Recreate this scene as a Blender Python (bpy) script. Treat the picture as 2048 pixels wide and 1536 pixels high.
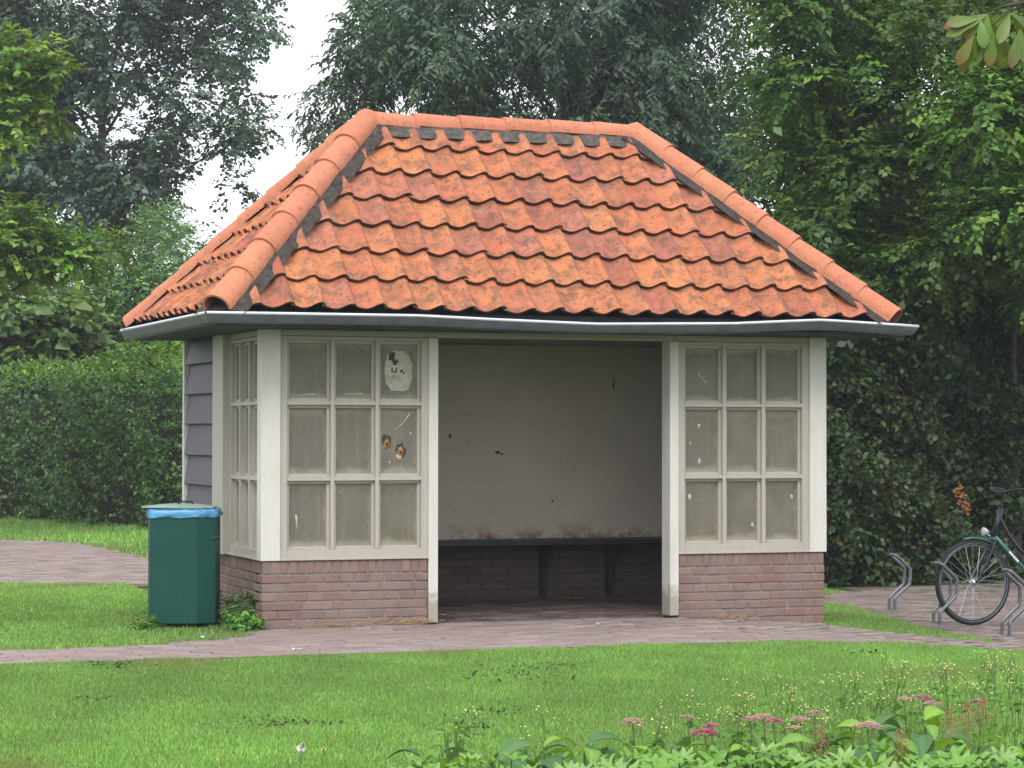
import bpy, bmesh, math, random
import numpy as np
from mathutils import Vector, Matrix
random.seed(7); rng = np.random.default_rng(7)
for o in list(bpy.data.objects): bpy.data.objects.remove(o, do_unlink=True)
S = bpy.context.scene
COL = S.collection
rad = math.radians

# ------------------------------------------------------------------ camera
CAM = np.array([-3.878, -15.766, 1.279]); YAW, PITCH, ROLL, FPX = -0.3422, 0.0203, 0.0011, 4921.0
_f = np.array([-math.sin(YAW)*math.cos(PITCH), math.cos(YAW)*math.cos(PITCH), math.sin(PITCH)])
_r = np.array([math.cos(YAW), math.sin(YAW), 0.0]); _u = np.cross(_r, _f)
RT, UP = _r*math.cos(ROLL)+_u*math.sin(ROLL), _u*math.cos(ROLL)-_r*math.sin(ROLL)
cam_d = bpy.data.cameras.new('camera'); cam = bpy.data.objects.new('camera', cam_d); COL.objects.link(cam)
cam.matrix_world = Matrix(((RT[0],UP[0],-_f[0],CAM[0]),(RT[1],UP[1],-_f[1],CAM[1]),(RT[2],UP[2],-_f[2],CAM[2]),(0,0,0,1)))
cam_d.sensor_width = 36; cam_d.lens = 36*FPX/2048; cam_d.clip_start = .1; cam_d.clip_end = 2000
S.camera = cam
# ------------------------------------------------------------------ sky, sun, exposure (overcast day)
SUN_EL, SUN_AZ = 48, 205          # azimuth: clockwise from +Y
w = bpy.data.worlds.new('World'); S.world = w; w.use_nodes = True
nt = w.node_tree; bg = nt.nodes['Background']
sky = nt.nodes.new('ShaderNodeTexSky'); sky.sky_type = 'NISHITA'; sky.sun_disc = False
sky.sun_elevation = rad(SUN_EL); sky.sun_rotation = rad(SUN_AZ); sky.dust_density = 4; sky.air_density = 1.0; sky.ozone_density = 1
hs = nt.nodes.new('ShaderNodeHueSaturation'); hs.inputs['Saturation'].default_value = .22
mixw = nt.nodes.new('ShaderNodeMix'); mixw.data_type = 'RGBA'; mixw.inputs['Factor'].default_value = .62
mixw.inputs[7].default_value = (9.3, 9.6, 10.2, 1)      # even cloud cover
nt.links.new(sky.outputs[0], hs.inputs['Color']); nt.links.new(hs.outputs[0], mixw.inputs[6])
nt.links.new(mixw.outputs[2], bg.inputs['Color']); bg.inputs['Strength'].default_value = .15
sl = bpy.data.lights.new('sun', 'SUN'); sl.energy = 1.2; sl.angle = rad(25); sl.color = (1, .96, .9)
sun = bpy.data.objects.new('sun', sl); COL.objects.link(sun)
az = rad(SUN_AZ); el = rad(SUN_EL)
sun.rotation_euler = Vector((math.sin(az)*math.cos(el), math.cos(az)*math.cos(el), math.sin(el))).to_track_quat('Z', 'Y').to_euler()
sun.location = (-10, -20, 25)
S.view_settings.view_transform = 'Standard'; S.view_settings.look = 'None'; S.view_settings.gamma = 1
S.view_settings.exposure = .54
S.render.engine = 'CYCLES'
S.cycles.max_bounces = 6; S.cycles.diffuse_bounces = 3; S.cycles.transparent_max_bounces = 8; S.cycles.transmission_bounces = 4

# ------------------------------------------------------------------ helpers
def T(x):
    t = min(max((x-2.6)/4.6, 0), 1); return -.3*t*t*(3-2*t)
def Tn(x):
    t = np.clip((x-2.6)/4.6, 0, 1); return -.3*t*t*(3-2*t)
def at(px, py, dep):                 # point seen at a photograph pixel, dep metres away
    return CAM + dep*(_f + RT*(px-1024)/FPX - UP*(py-768)/FPX)
def seen(P, m=60):
    d = P-CAM; z = d@_f; x = 1024+FPX*(d@RT)/z; y = 768-FPX*(d@UP)/z
    return (z > 1) & (x > -m) & (x < 2048+m) & (y > -m) & (y < 1536+m)
def tag(o, label=None, cat=None, group=None, kind=None):
    if label: o['label'] = label
    if cat: o['category'] = cat
    if group: o['group'] = group
    if kind: o['kind'] = kind
    return o
def empty(name, loc=(0, 0, 0), rz=0, parent=None):
    o = bpy.data.objects.new(name, None); o.empty_display_size = .1; COL.objects.link(o)
    o.location = loc; o.rotation_euler = (0, 0, rz); o.parent = parent; return o
def link(name, me, parent=None, loc=(0, 0, 0)):
    o = bpy.data.objects.new(name, me); COL.objects.link(o); o.parent = parent; o.location = loc; return o
class MB:
    def __init__(s): s.v = []; s.f = []; s.c = []
    def add(s, vs, fs, col=None):
        b = len(s.v); s.v += [tuple(map(float, v)) for v in vs]; s.f += [tuple(i+b for i in f) for f in fs]
        s.c += [col or (1, 1, 1)]*len(vs); return s
    def box(s, x0, x1, y0, y1, z0, z1, col=None):
        return s.add([(x0,y0,z0),(x1,y0,z0),(x1,y1,z0),(x0,y1,z0),(x0,y0,z1),(x1,y0,z1),(x1,y1,z1),(x0,y1,z1)],
              [(0,3,2,1),(4,5,6,7),(0,1,5,4),(1,2,6,5),(2,3,7,6),(3,0,4,7)], col)
    def tube(s, pts, r, n=8, cap=True, col=None):
        pts = [Vector(p) for p in pts]; rs = r if isinstance(r, (list, tuple)) else [r]*len(pts)
        vs = []; fs = []; prev = None
        for i, p in enumerate(pts):
            d = (pts[min(i+1, len(pts)-1)]-pts[max(i-1, 0)]).normalized()
            if prev is None:
                a = d.orthogonal().normalized()
            else:
                a = (prev-d*prev.dot(d)).normalized()
            prev = a; b = d.cross(a)
            for k in range(n):
                t = 2*math.pi*k/n; vs.append(p+(a*math.cos(t)+b*math.sin(t))*rs[i])
        for i in range(len(pts)-1):
            for k in range(n):
                fs.append((i*n+k, i*n+(k+1) % n, (i+1)*n+(k+1) % n, (i+1)*n+k))
        if cap: fs += [tuple(range(n))[::-1], tuple(range((len(pts)-1)*n, len(pts)*n))]
        return s.add(vs, fs, col)
    def prism(s, poly, z0, z1, col=None):
        n = len(poly); vs = [(x, y, z0) for x, y in poly]+[(x, y, z1) for x, y in poly]
        return s.add(vs, [tuple(range(n))[::-1], tuple(range(n, 2*n))]+[(i, (i+1) % n, n+(i+1) % n, n+i) for i in range(n)], col)
    def mesh(s, name, mat, smooth=False, col=False):
        me = bpy.data.meshes.new(name); me.from_pydata(s.v, [], s.f); me.update()
        bm = bmesh.new(); bm.from_mesh(me); bmesh.ops.recalc_face_normals(bm, faces=bm.faces); bm.to_mesh(me); bm.free()
        if mat: me.materials.append(mat)
        if smooth: me.shade_smooth()
        if col:
            a = me.color_attributes.new('col', 'FLOAT_COLOR', 'POINT')
            a.data.foreach_set('color', np.hstack([np.array(s.c), np.ones((len(s.c), 1))]).astype(np.float32).ravel())
        return me
    def build(s, name, mat, parent=None, smooth=False, bevel=0, loc=(0, 0, 0), col=False):
        o = link(name, s.mesh(name, mat, smooth, col), parent, loc)
        if bevel:
            b = o.modifiers.new('bevel', 'BEVEL'); b.width = bevel; b.segments = 2; b.limit_method = 'ANGLE'; b.angle_limit = rad(40)
        return o
def big_mesh(name, V, F, mat, cols=None):
    """V (n,3), F (m,k) same-size polygons"""
    me = bpy.data.meshes.new(name); k = F.shape[1]
    me.vertices.add(len(V)); me.vertices.foreach_set('co', V.astype(np.float32).ravel())
    me.loops.add(F.size); me.loops.foreach_set('vertex_index', F.astype(np.int32).ravel())
    me.polygons.add(len(F)); me.polygons.foreach_set('loop_start', np.arange(0, F.size, k, dtype=np.int32))
    me.update(calc_edges=True)
    if cols is not None:
        a = me.color_attributes.new('col', 'FLOAT_COLOR', 'POINT')
        a.data.foreach_set('color', np.hstack([cols, np.ones((len(cols), 1))]).astype(np.float32).ravel())
    me.materials.append(mat); return me
def nrm(a): return a/np.maximum(np.linalg.norm(a, axis=-1, keepdims=True), 1e-9)

# ------------------------------------------------------------------ materials
class NT:
    def __init__(s, name):
        s.m = bpy.data.materials.new(name); s.m.use_nodes = True; s.t = s.m.node_tree; s.n = s.t.nodes
        s.b = s.n['Principled BSDF']; s.out = s.n['Material Output']
    def node(s, typ, **kw):
        n = s.n.new(typ)
        for k, v in kw.items():
            if k in n.inputs: n.inputs[k].default_value = v
            else: setattr(n, k, v)
        return n
    def l(s, a, b): s.t.links.new(a, b)
    def coord(s, kind='Object'): return s.node('ShaderNodeTexCoord').outputs[kind]
    def rnd(s): return s.node('ShaderNodeObjectInfo').outputs['Random']
    def noise(s, scale, detail=4, vec=None, rough=.55, w=None):
        n = s.node('ShaderNodeTexNoise', Scale=scale, Detail=detail, Roughness=rough)
        if w is not None:
            n.noise_dimensions = '4D'; s.l(w, n.inputs['W'])
        s.l(vec if vec is not None else s.coord(), n.inputs['Vector']); return n.outputs['Fac']
    def ramp(s, fac, stops, interp='LINEAR'):
        r = s.node('ShaderNodeValToRGB'); r.color_ramp.interpolation = interp
        e = r.color_ramp.elements
        while len(e) < len(stops): e.new(.5)
        for k, (p, c) in enumerate(stops):
            e[k].position = p; e[k].color = (c, c, c, 1) if isinstance(c, (int, float)) else (*c[:3], 1)
        s.l(fac, r.inputs['Fac']); return r.outputs['Color']
    def mix(s, fac, a, b, blend='MIX'):
        n = s.node('ShaderNodeMix', data_type='RGBA', blend_type=blend)
        for sock, v in ((n.inputs['Factor'], fac), (n.inputs[6], a), (n.inputs[7], b)):
            if hasattr(v, 'is_linked'): s.l(v, sock)
            elif isinstance(v, (int, float)): sock.default_value = v
            else: sock.default_value = (*v[:3], 1)
        return n.outputs[2]
    def math(s, op, a, b=0.0):
        n = s.node('ShaderNodeMath', operation=op)
        for i, v in enumerate((a, b)):
            if hasattr(v, 'is_linked'): s.l(v, n.inputs[i])
            else: n.inputs[i].default_value = v
        return n.outputs[0]
    def set(s, col=None, rough=.7, spec=.3, bump=None, bd=.01, bs=.4, metal=0):
        if col is not None:
            if hasattr(col, 'is_linked'): s.l(col, s.b.inputs['Base Color'])
            else: s.b.inputs['Base Color'].default_value = (*col, 1)
        if hasattr(rough, 'is_linked'): s.l(rough, s.b.inputs['Roughness'])
        else: s.b.inputs['Roughness'].default_value = rough
        s.b.inputs['Specular IOR Level'].default_value = spec; s.b.inputs['Metallic'].default_value = metal
        if bump is not None:
            n = s.node('ShaderNodeBump', Strength=bs, Distance=bd); s.l(bump, n.inputs['Height']); s.l(n.outputs[0], s.b.inputs['Normal'])
        return s.m
def simple(name, col, rough=.6, var=.15, scale=8, spec=.3, metal=0, bd=.002, bs=.3):
    n = NT(name); f = n.noise(scale, 5)
    dark = tuple(c*(1-var) for c in col); lite = tuple(min(1, c*(1+var)) for c in col)
    return n.set(n.ramp(f, [(.3, dark), (.7, lite)]), rough, spec, n.noise(scale*9, 3), bd, bs, metal)

def m_tile(name, cap=False):
    n = NT(name); r = n.rnd(); co = n.coord()
    if cap:
        base = n.ramp(r, [(0, (0.490,0.171,0.096)), (.5, (0.538,0.193,0.115)), (1, (0.522,0.206,0.107))])
    else:
        base = n.ramp(r, [(0, (0.396,0.118,0.061)), (.18, (0.478,0.162,0.071)), (.34, (0.373,0.103,0.061)), (.5, (0.464,0.141,0.071)), (.66, (0.508,0.187,0.075)), (.8, (0.299,0.085,0.056)), (.9, (0.418,0.138,0.092)), (1, (0.269,0.089,0.071))])
    w = n.math('MULTIPLY', r, 37.0)
    blot = n.noise(7, 5, co, .6, w)
    base = n.mix(n.ramp(blot, [(.35, 0.0), (.75, .55 if not cap else .25)]), base, (.50,.22,.11) if not cap else (.47,.235,.16))
    d1 = n.noise(11, 6, co, .65, w)
    base = n.mix(n.ramp(d1, [(.45, 0.0), (.62, .74 if not cap else .18)]), base, (.13,.075,.055))
    sp = n.noise(46, 4, co, .6, w)
    base = n.mix(n.ramp(sp, [(.56, 0.0), (.65, .8 if not cap else .45)]), base, (.075,.055,.045))
    gl = n.noise(16, 4, co, .55, n.math('ADD', w, 9.0))
    base = n.mix(n.ramp(gl, [(.61, 0.0), (.70, .6 if not cap else .15)]), base, (.24,.22,.19))
    ye = n.noise(13, 3, co, .5, n.math('ADD', w, 21.0))
    base = n.mix(n.ramp(ye, [(.73, 0.0), (.77, .7)]), base, (.36,.27,.05))
    return n.set(base, .82, .2, n.noise(120, 4, co), .002, .35)
def m_brick(name, paver=False):
    n = NT(name); r = n.rnd(); co = n.coord(); w = n.math('MULTIPLY', r, 23.0)
    if paver: base = n.ramp(r, [(0, (0.229,0.172,0.160)), (.3, (0.251,0.185,0.170)), (.55, (0.206,0.158,0.153)), (.8, (0.274,0.220,0.203)), (1, (0.235,0.194,0.194))])
    else: base = n.ramp(r, [(0, (0.201,0.114,0.097)), (.3, (0.228,0.137,0.118)), (.6, (0.172,0.109,0.103)), (.85, (0.249,0.164,0.142)), (1, (0.144,0.104,0.108))])
    f = n.noise(9, 5, co, .6, w)
    base = n.mix(n.ramp(f, [(.45, 0.0), (.8, .6)]), base, (.27,.215,.195) if not paver else (.30,.25,.225))
    g = n.noise(38, 4, co, .6, w)
    base = n.mix(n.ramp(g, [(.6, 0.0), (.75, .6)]), base, (.12,.085,.08))
    if not paver:
        pos = n.node('ShaderNodeNewGeometry').outputs['Position']; big = n.noise(2.6, 5, pos, .6)
        base = n.mix(n.ramp(big, [(.42, 0.0), (.68, .55)]), base, (.235,.195,.18))
    return n.set(base, .9, .15, n.noise(90, 4, co), .003, .5)
M = {}
M['tile'] = m_tile('clay_tile'); M['cap'] = m_tile('clay_cap', True)
M['tile_edge'] = simple('dark_tile_edge', (.085,.050,.036), .95, .5, 30); M['brick'] = m_brick('wall_brick'); M['paver'] = m_brick('brick_paver', True)  # tile edge: tail faces in a darker brown than the clay
M['mortar'] = simple('mortar', (0.206,0.177,0.161), .95, .25, 14)
M['roofmortar'] = simple('roof_mortar', (.080,.070,.063), .95, .55, 24, bd=.006)
M['hipmortar'] = simple('hip_mortar', (.048,.040,.036), .95, .5, 24, bd=.006)
M['bed'] = simple('sand_bed', (.11,.095,.065), .95, .35, 9)
def m_paint(name, col, dirt, streak=True):
    n = NT(name); co = n.coord('Object')
    mp = n.node('ShaderNodeMapping'); mp.inputs['Scale'].default_value = (14, 14, 1.2); n.l(co, mp.inputs['Vector'])
    f = n.noise(3, 5, mp.outputs[0], .6); g = n.noise(2.2, 4, co)
    c = n.mix(n.ramp(f, [(.45, 0.0), (.8, .45)]), col, dirt); c = n.mix(n.ramp(g, [(.5, 0.0), (.8, .35)]), c, dirt)
    h = n.noise(60, 2, co); c = n.mix(n.ramp(h, [(.73, 0.0), (.76, .55)]), c, (.2,.17,.14))
    sx = n.node('ShaderNodeSeparateXYZ'); n.l(co, sx.inputs[0])
    sp = n.math('ADD', sx.outputs['Z'], n.math('MULTIPLY', n.noise(16, 5, co, .65), -.30))
    c = n.mix(n.ramp(sp, [(.0, .7), (.09, 0.0)]), c, (.22,.19,.15))
    return n.set(c, .55, .35, n.noise(70, 3, mp.outputs[0]), .002, .25)
M['white'] = m_paint('white_paint', (0.580,0.564,0.533), (0.431,0.416,0.361))
M['beige'] = m_paint('beige_paint', (0.403,0.374,0.331), (0.288,0.266,0.216))
M['board'] = m_paint('dark_board_stain', (0.064,0.060,0.075), (0.038,0.036,0.045))
M['soffit'] = simple('soffit_paint', (.045,.045,.055), .7, .3, 6)
def m_plaster():
    n = NT('grey_plaster'); co = n.coord()
    c = n.ramp(n.noise(1.6, 6, co), [(.3, (.68,.61,.52)), (.7, (.78,.70,.60))])
    c = n.mix(n.ramp(n.noise(22, 5, co), [(.66, 0.0), (.72, .5)]), c, (.22,.20,.18))
    sx = n.node('ShaderNodeSeparateXYZ'); n.l(co, sx.inputs[0])
    low = n.ramp(sx.outputs['Z'], [(.46, 1.0), (.50, .75), (.60, 0.0)])
    st = n.ramp(n.noise(7, 6, co, .7), [(.45, 0.0), (.62, 1.0)])
    c = n.mix(n.math('MULTIPLY', low, st), c, (.26,.11,.05))
    return n.set(c, .9, .2, n.noise(60, 4, co), .003, .3)
M['plaster'] = m_plaster()
M['bead'] = simple('zinc_bead', (.62,.65,.70), .35, .1, 12, .5, .4)
M['zinc'] = simple('zinc', (.125,.135,.16), .45, .2, 12, .5, .3)
M['darkwood'] = simple('black_bench_wood', (.03,.03,.03), .5, .3, 10, .4)
M['ceil'] = simple('ceiling_paint', (.30,.28,.25), .8, .15, 5)
def m_pane(name, ax):
    n = NT(name); r = n.rnd(); co = n.coord(); w = n.math('MULTIPLY', r, 31.0)
    c = n.ramp(n.noise(5, 5, co, .6, w), [(.3, (0.181,0.164,0.119)), (.7, (0.298,0.270,0.206))])
    c = n.mix(n.ramp(n.noise(2.5, 3, co, .5, w), [(.35, 0.0), (.65, .6)]), c, (0.165,0.153,0.144))
    sx = n.node('ShaderNodeSeparateXYZ'); n.l(n.coord('Generated'), sx.inputs[0])
    ex = n.math('ABSOLUTE', n.math('SUBTRACT', sx.outputs[ax], .5)); ez = n.math('ABSOLUTE', n.math('SUBTRACT', sx.outputs['Z'], .48))
    e = n.math('ADD', n.math('MAXIMUM', ex, ez), n.math('MULTIPLY', n.math('SUBTRACT', n.noise(14, 5, co, .65, w), .5), .28))
    c = n.mix(n.ramp(e, [(.36, 0.0), (.46, .75)]), c, (0.396,0.359,0.273))
    lo = n.math('ADD', sx.outputs['Z'], n.math('MULTIPLY', n.noise(9, 5, co, .6, w), .3))
    c = n.mix(n.ramp(lo, [(.17, .8), (.30, 0.0)]), c, (0.440,0.408,0.319))
    c = n.mix(n.ramp(n.noise(50, 2, co, .5, w), [(.70, 0.0), (.75, .8)]), c, (0.550,0.497,0.392))
    mp = n.node('ShaderNodeMapping'); mp.inputs['Scale'].default_value = (40, 40, 2.0); n.l(co, mp.inputs['Vector'])
    c = n.mix(n.ramp(n.noise(1, 4, mp.outputs[0], .6, w), [(.5, 0.0), (.8, .5)]), c, (0.363,0.328,0.247))
    n.set(c, n.ramp(n.noise(6, 4, co, .6, w), [(.35, .18), (.65, .5)]), .4, n.noise(5, 3, co, .5, w), .006, .35)
    tr = n.node('ShaderNodeBsdfTranslucent'); n.l(c, tr.inputs['Color'])
    mx = n.node('ShaderNodeMixShader'); mx.inputs[0].default_value = .3
    n.l(n.b.outputs[0], mx.inputs[1]); n.l(tr.outputs[0], mx.inputs[2]); n.l(mx.outputs[0], n.out.inputs['Surface'])
    return n.m
M['pane'] = m_pane('dirty_acrylic', 'X'); M['pane_side'] = m_pane('dirty_acrylic_side', 'Y')
def m_leaf(name, trans=.35, gloss=.12, rough=.45):
    n = NT(name); a = n.node('ShaderNodeAttribute', attribute_name='col').outputs['Color']
    df = n.node('ShaderNodeBsdfDiffuse'); tr = n.node('ShaderNodeBsdfTranslucent'); gl = n.node('ShaderNodeBsdfGlossy', Roughness=rough)
    gl.inputs['Color'].default_value = (.8, .85, .9, 1)
    n.l(a, df.inputs['Color']); n.l(n.mix(1.0, a, (1.25, 1.15, .6), 'MULTIPLY'), tr.inputs['Color'])
    m1 = n.node('ShaderNodeMixShader'); m1.inputs[0].default_value = trans; n.l(df.outputs[0], m1.inputs[1]); n.l(tr.outputs[0], m1.inputs[2])
    m2 = n.node('ShaderNodeMixShader'); m2.inputs[0].default_value = gloss; n.l(m1.outputs[0], m2.inputs[1]); n.l(gl.outputs[0], m2.inputs[2])
    n.l(m2.outputs[0], n.out.inputs['Surface']); n.n.remove(n.b); return n.m
M['leaf'] = m_leaf('foliage', .3, .035, .5); M['grass'] = m_leaf('grass_blade', .3, .04, .6); M['bedleaf'] = m_leaf('garden_leaf', .3, .03, .45)
M['bark'] = simple('bark', (.085,.07,.055), .95, .4, 12, bd=.02, bs=.6)
M['twigs'] = simple('hedge_twigs', (.03,.026,.018), 1, .4, 12)
def m_ground():
    n = NT('lawn_soil'); co = n.coord()
    c = n.ramp(n.noise(.6, 6, co), [(.3, (.05,.10,.018)), (.7, (.085,.15,.03))])
    c = n.mix(n.ramp(n.noise(14, 4, co), [(.55, 0.0), (.75, .6)]), c, (.09,.075,.045))
    return n.set(c, 1, .1, n.noise(60, 4, co), .02, .6)
M['ground'] = m_ground()
M['soil'] = simple('bare_soil', (.10,.08,.06), 1, .4, 9, bd=.01)
# ------------------------------------------------------------------ ground
xs = [-400, -60, -20, 2.0]+[2.6+.2*i for i in range(24)]+[8, 20, 60, 400]; ys = [-400, -40, -20, 0, 20, 60, 400]
g = MB(); nx = len(xs)
g.add([(x, y, T(x)-.012) for y in ys for x in xs], [(j*nx+i, j*nx+i+1, (j+1)*nx+i+1, (j+1)*nx+i) for j in range(len(ys)-1) for i in range(nx-1)])
tag(g.build('ground', M['ground'], smooth=True), kind='structure')

W, D, DW = 4.1, 2.35, 1.29
def wob(x, k=1.0): return .05*math.sin(2.1*x*k+.4)+.03*math.sin(5.3*x*k+1.3)+.02*math.sin(11.7*x*k)
def back_edge(x):
    pts = [(-9, -1.05), (-1.5, -1.08), (-.9, -.92), (-.25, -.60), (0, -.02), (4.1, -.02), (4.12, -.62), (4.5, -.95), (4.95, -.9), (5.3, -.3), (5.6, .4)]
    return float(np.interp(x, [p[0] for p in pts], [p[1] for p in pts]))
BIKE = [(4.95,-1.0),(5.35,.75),(6.2,3.1),(6.55,4.2),(6.6,5.2),(7.3,6.2),(8.5,6.9),(14,7.6),(14,-1.9),(5.2,-1.9)]
REAR = [(-9,6.4),(-.92,5.64),(.22,5.03),(3.0,4.3),(5.0,4.4),(5.2,6.2),(2.6,6.8),(1.5,8.0),(1.06,9.2),(1.05,11.5),(.98,13.2),(.26,14.2),(-9,19)]
def inpoly(x, y, P):
    x = np.asarray(x); y = np.asarray(y); r = np.zeros(x.shape, bool); n = len(P)
    for i in range(n):
        (x0, y0), (x1, y1) = P[i], P[(i+1) % n]
        c = ((y0 > y) != (y1 > y)) & (x < (x1-x0)*(y-y0)/(y1-y0+1e-12)+x0); r ^= c
    return r
BX = np.linspace(-10, 6, 400); BE = np.array([back_edge(x) for x in BX])
def infront(x, y):
    x = np.asarray(x); y = np.asarray(y)
    return (y > -1.9) & (((y < np.interp(x, BX, BE)) & (x < 5.6)) | ((x > .1) & (x < 4.0) & (y < 2.25) & (y > -.1)))
def paving(name, test, x0, x1, y0, y1, nmax, px=.212, py=.106, far=False):
    bed = MB(); cells = []
    j = 0; y = y0
    while y < y1:
        x = x0-(px/2 if j % 2 else 0)
        while x < x1:
            cx, cy = x+px/2, y+py/2
            if test(np.array([cx]), np.array([cy]))[0]: cells.append((cx, cy))
            x += px
        y += py; j += 1
    ch = MB(); o = None
    gx = .5
    for i in range(int((x1-x0)/gx)+1):
        for k in range(int((y1-y0)/gx)+1):
            a, b = x0+i*gx, y0+k*gx
            if test(np.array([a+gx/2, a, a+gx, a, a+gx]), np.array([b+gx/2, b, b, b+gx, b+gx])).any():
                bed.add([(a, b, T(a)-.004), (a+gx, b, T(a+gx)-.004), (a+gx, b+gx, T(a+gx)-.004), (a, b+gx, T(a)-.004)], [(0, 1, 2, 3)])
    st = tag(bed.build(name, M['bed']), kind='structure')
    def pm(dx, dy):
        bm = bmesh.new(); bmesh.ops.create_cube(bm, size=1)
        for v in bm.verts: v.co = Vector((v.co.x*dx, v.co.y*dy, v.co.z*.04))
        bmesh.ops.bevel(bm, geom=[e for e in bm.edges if all(v.co.z > 0 for v in e.verts)], offset=.006, segments=1, affect='EDGES')
        me = bpy.data.meshes.new('paver'); bm.to_mesh(me); bm.free(); me.materials.append(M['paver']); return me
    me = pm(px-.007, py-.006)
    P = np.array([(c[0], c[1], T(c[0])) for c in cells]); vis = seen(P, 0)
    order = sorted(range(len(cells)), key=lambda i: (not vis[i], (P[i][0]-CAM[0])**2+(P[i][1]-CAM[1])**2))
    rest = MB()
    for r, i in enumerate(order):
        cx, cy = cells[i]; h = random.gauss(0, .0025); z = T(cx)-.018+h
        if r < nmax:
            b = link('paver', me, st, (cx, cy, z)); b.rotation_euler = (random.gauss(0, .008), random.gauss(0, .01)-math.atan((T(cx+.1)-T(cx-.1))/.2), random.gauss(0, .012))
        else:
            a = (px-.007)/2; b_ = (py-.006)/2; q = random.gauss(0, .012); c_, s_ = math.cos(q), math.sin(q); top = z+.02; e = .005
            def R_(u, v): return (cx+u*c_-v*s_, cy+u*s_+v*c_)
            lo = [(*R_(*p), top-.006) for p in ((-a,-b_),(a,-b_),(a,b_),(-a,b_))]; hi = [(*R_(*p), top) for p in ((-a+e,-b_+e),(a-e,-b_+e),(a-e,b_-e),(-a+e,b_-e))]
            tc = random.choice([(.226,.17,.158),(.258,.194,.178),(.205,.16,.154),(.28,.226,.206),(.236,.198,.188),(.186,.147,.142)])
            rest.add(lo+hi, [(4,5,6,7),(0,1,5,4),(1,2,6,5),(2,3,7,6),(3,0,4,7)], tc)
    if rest.v:
        n = M.get('paver_attr')
        if not n:
            nn = NT('brick_paver_far'); a = nn.node('ShaderNodeAttribute', attribute_name='col').outputs['Color']; co = nn.coord()
            c = nn.mix(nn.ramp(nn.noise(12, 5, co), [(.45, 0.0), (.75, .6)]), a, (.30,.25,.225)); c = nn.mix(nn.ramp(nn.noise(40, 4, co), [(.6, 0.0), (.75, .6)]), c, (.13,.10,.09))
            n = M['paver_attr'] = nn.set(c, .9, .15, nn.noise(90, 4, co), .003, .5)
        tag(rest.build('paver_field', n, st, col=True), kind='stuff')
    return st
paving('path', lambda x, y: infront(x, y) & ~((x > .1) & (x < 4.0) & (y > .12)), -6, 5.8, -1.9, .3, 300)
def shaded_floor():  # interior shade painted into the paver colour, plus random dark blotches
    nn = NT('shaded_paver'); a = nn.node('ShaderNodeAttribute', attribute_name='col').outputs['Color']; co = nn.coord()
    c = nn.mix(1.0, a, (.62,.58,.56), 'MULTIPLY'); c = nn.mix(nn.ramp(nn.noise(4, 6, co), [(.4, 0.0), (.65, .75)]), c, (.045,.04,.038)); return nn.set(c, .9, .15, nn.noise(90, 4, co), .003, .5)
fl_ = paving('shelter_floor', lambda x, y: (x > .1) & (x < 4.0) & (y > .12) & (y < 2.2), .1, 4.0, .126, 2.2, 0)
fl_.children[0].data.materials[0] = shaded_floor()
bp_ = paving('bicycle_parking_paving', lambda x, y: inpoly(x, y, BIKE) & ~infront(x, y), 4.8, 14, -1.9, 7.6, 0)
nn = NT('mossy_paver'); a = nn.node('ShaderNodeAttribute', attribute_name='col').outputs['Color']; co = nn.coord()
c = nn.mix(nn.ramp(nn.noise(2.5, 6, co), [(.4, .15), (.65, .75)]), a, (.10,.088,.07)); c = nn.mix(nn.ramp(nn.noise(5, 5, co), [(.58, 0.0), (.68, .7)]), c, (.06,.085,.028))
bp_.children[0].data.materials[0] = nn.set(c, .95, .1, nn.noise(60, 4, co), .004, .5)
paving('rear_path', lambda x, y: inpoly(x, y, REAR), -6, 5.2, 4.2, 18, 0)

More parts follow.
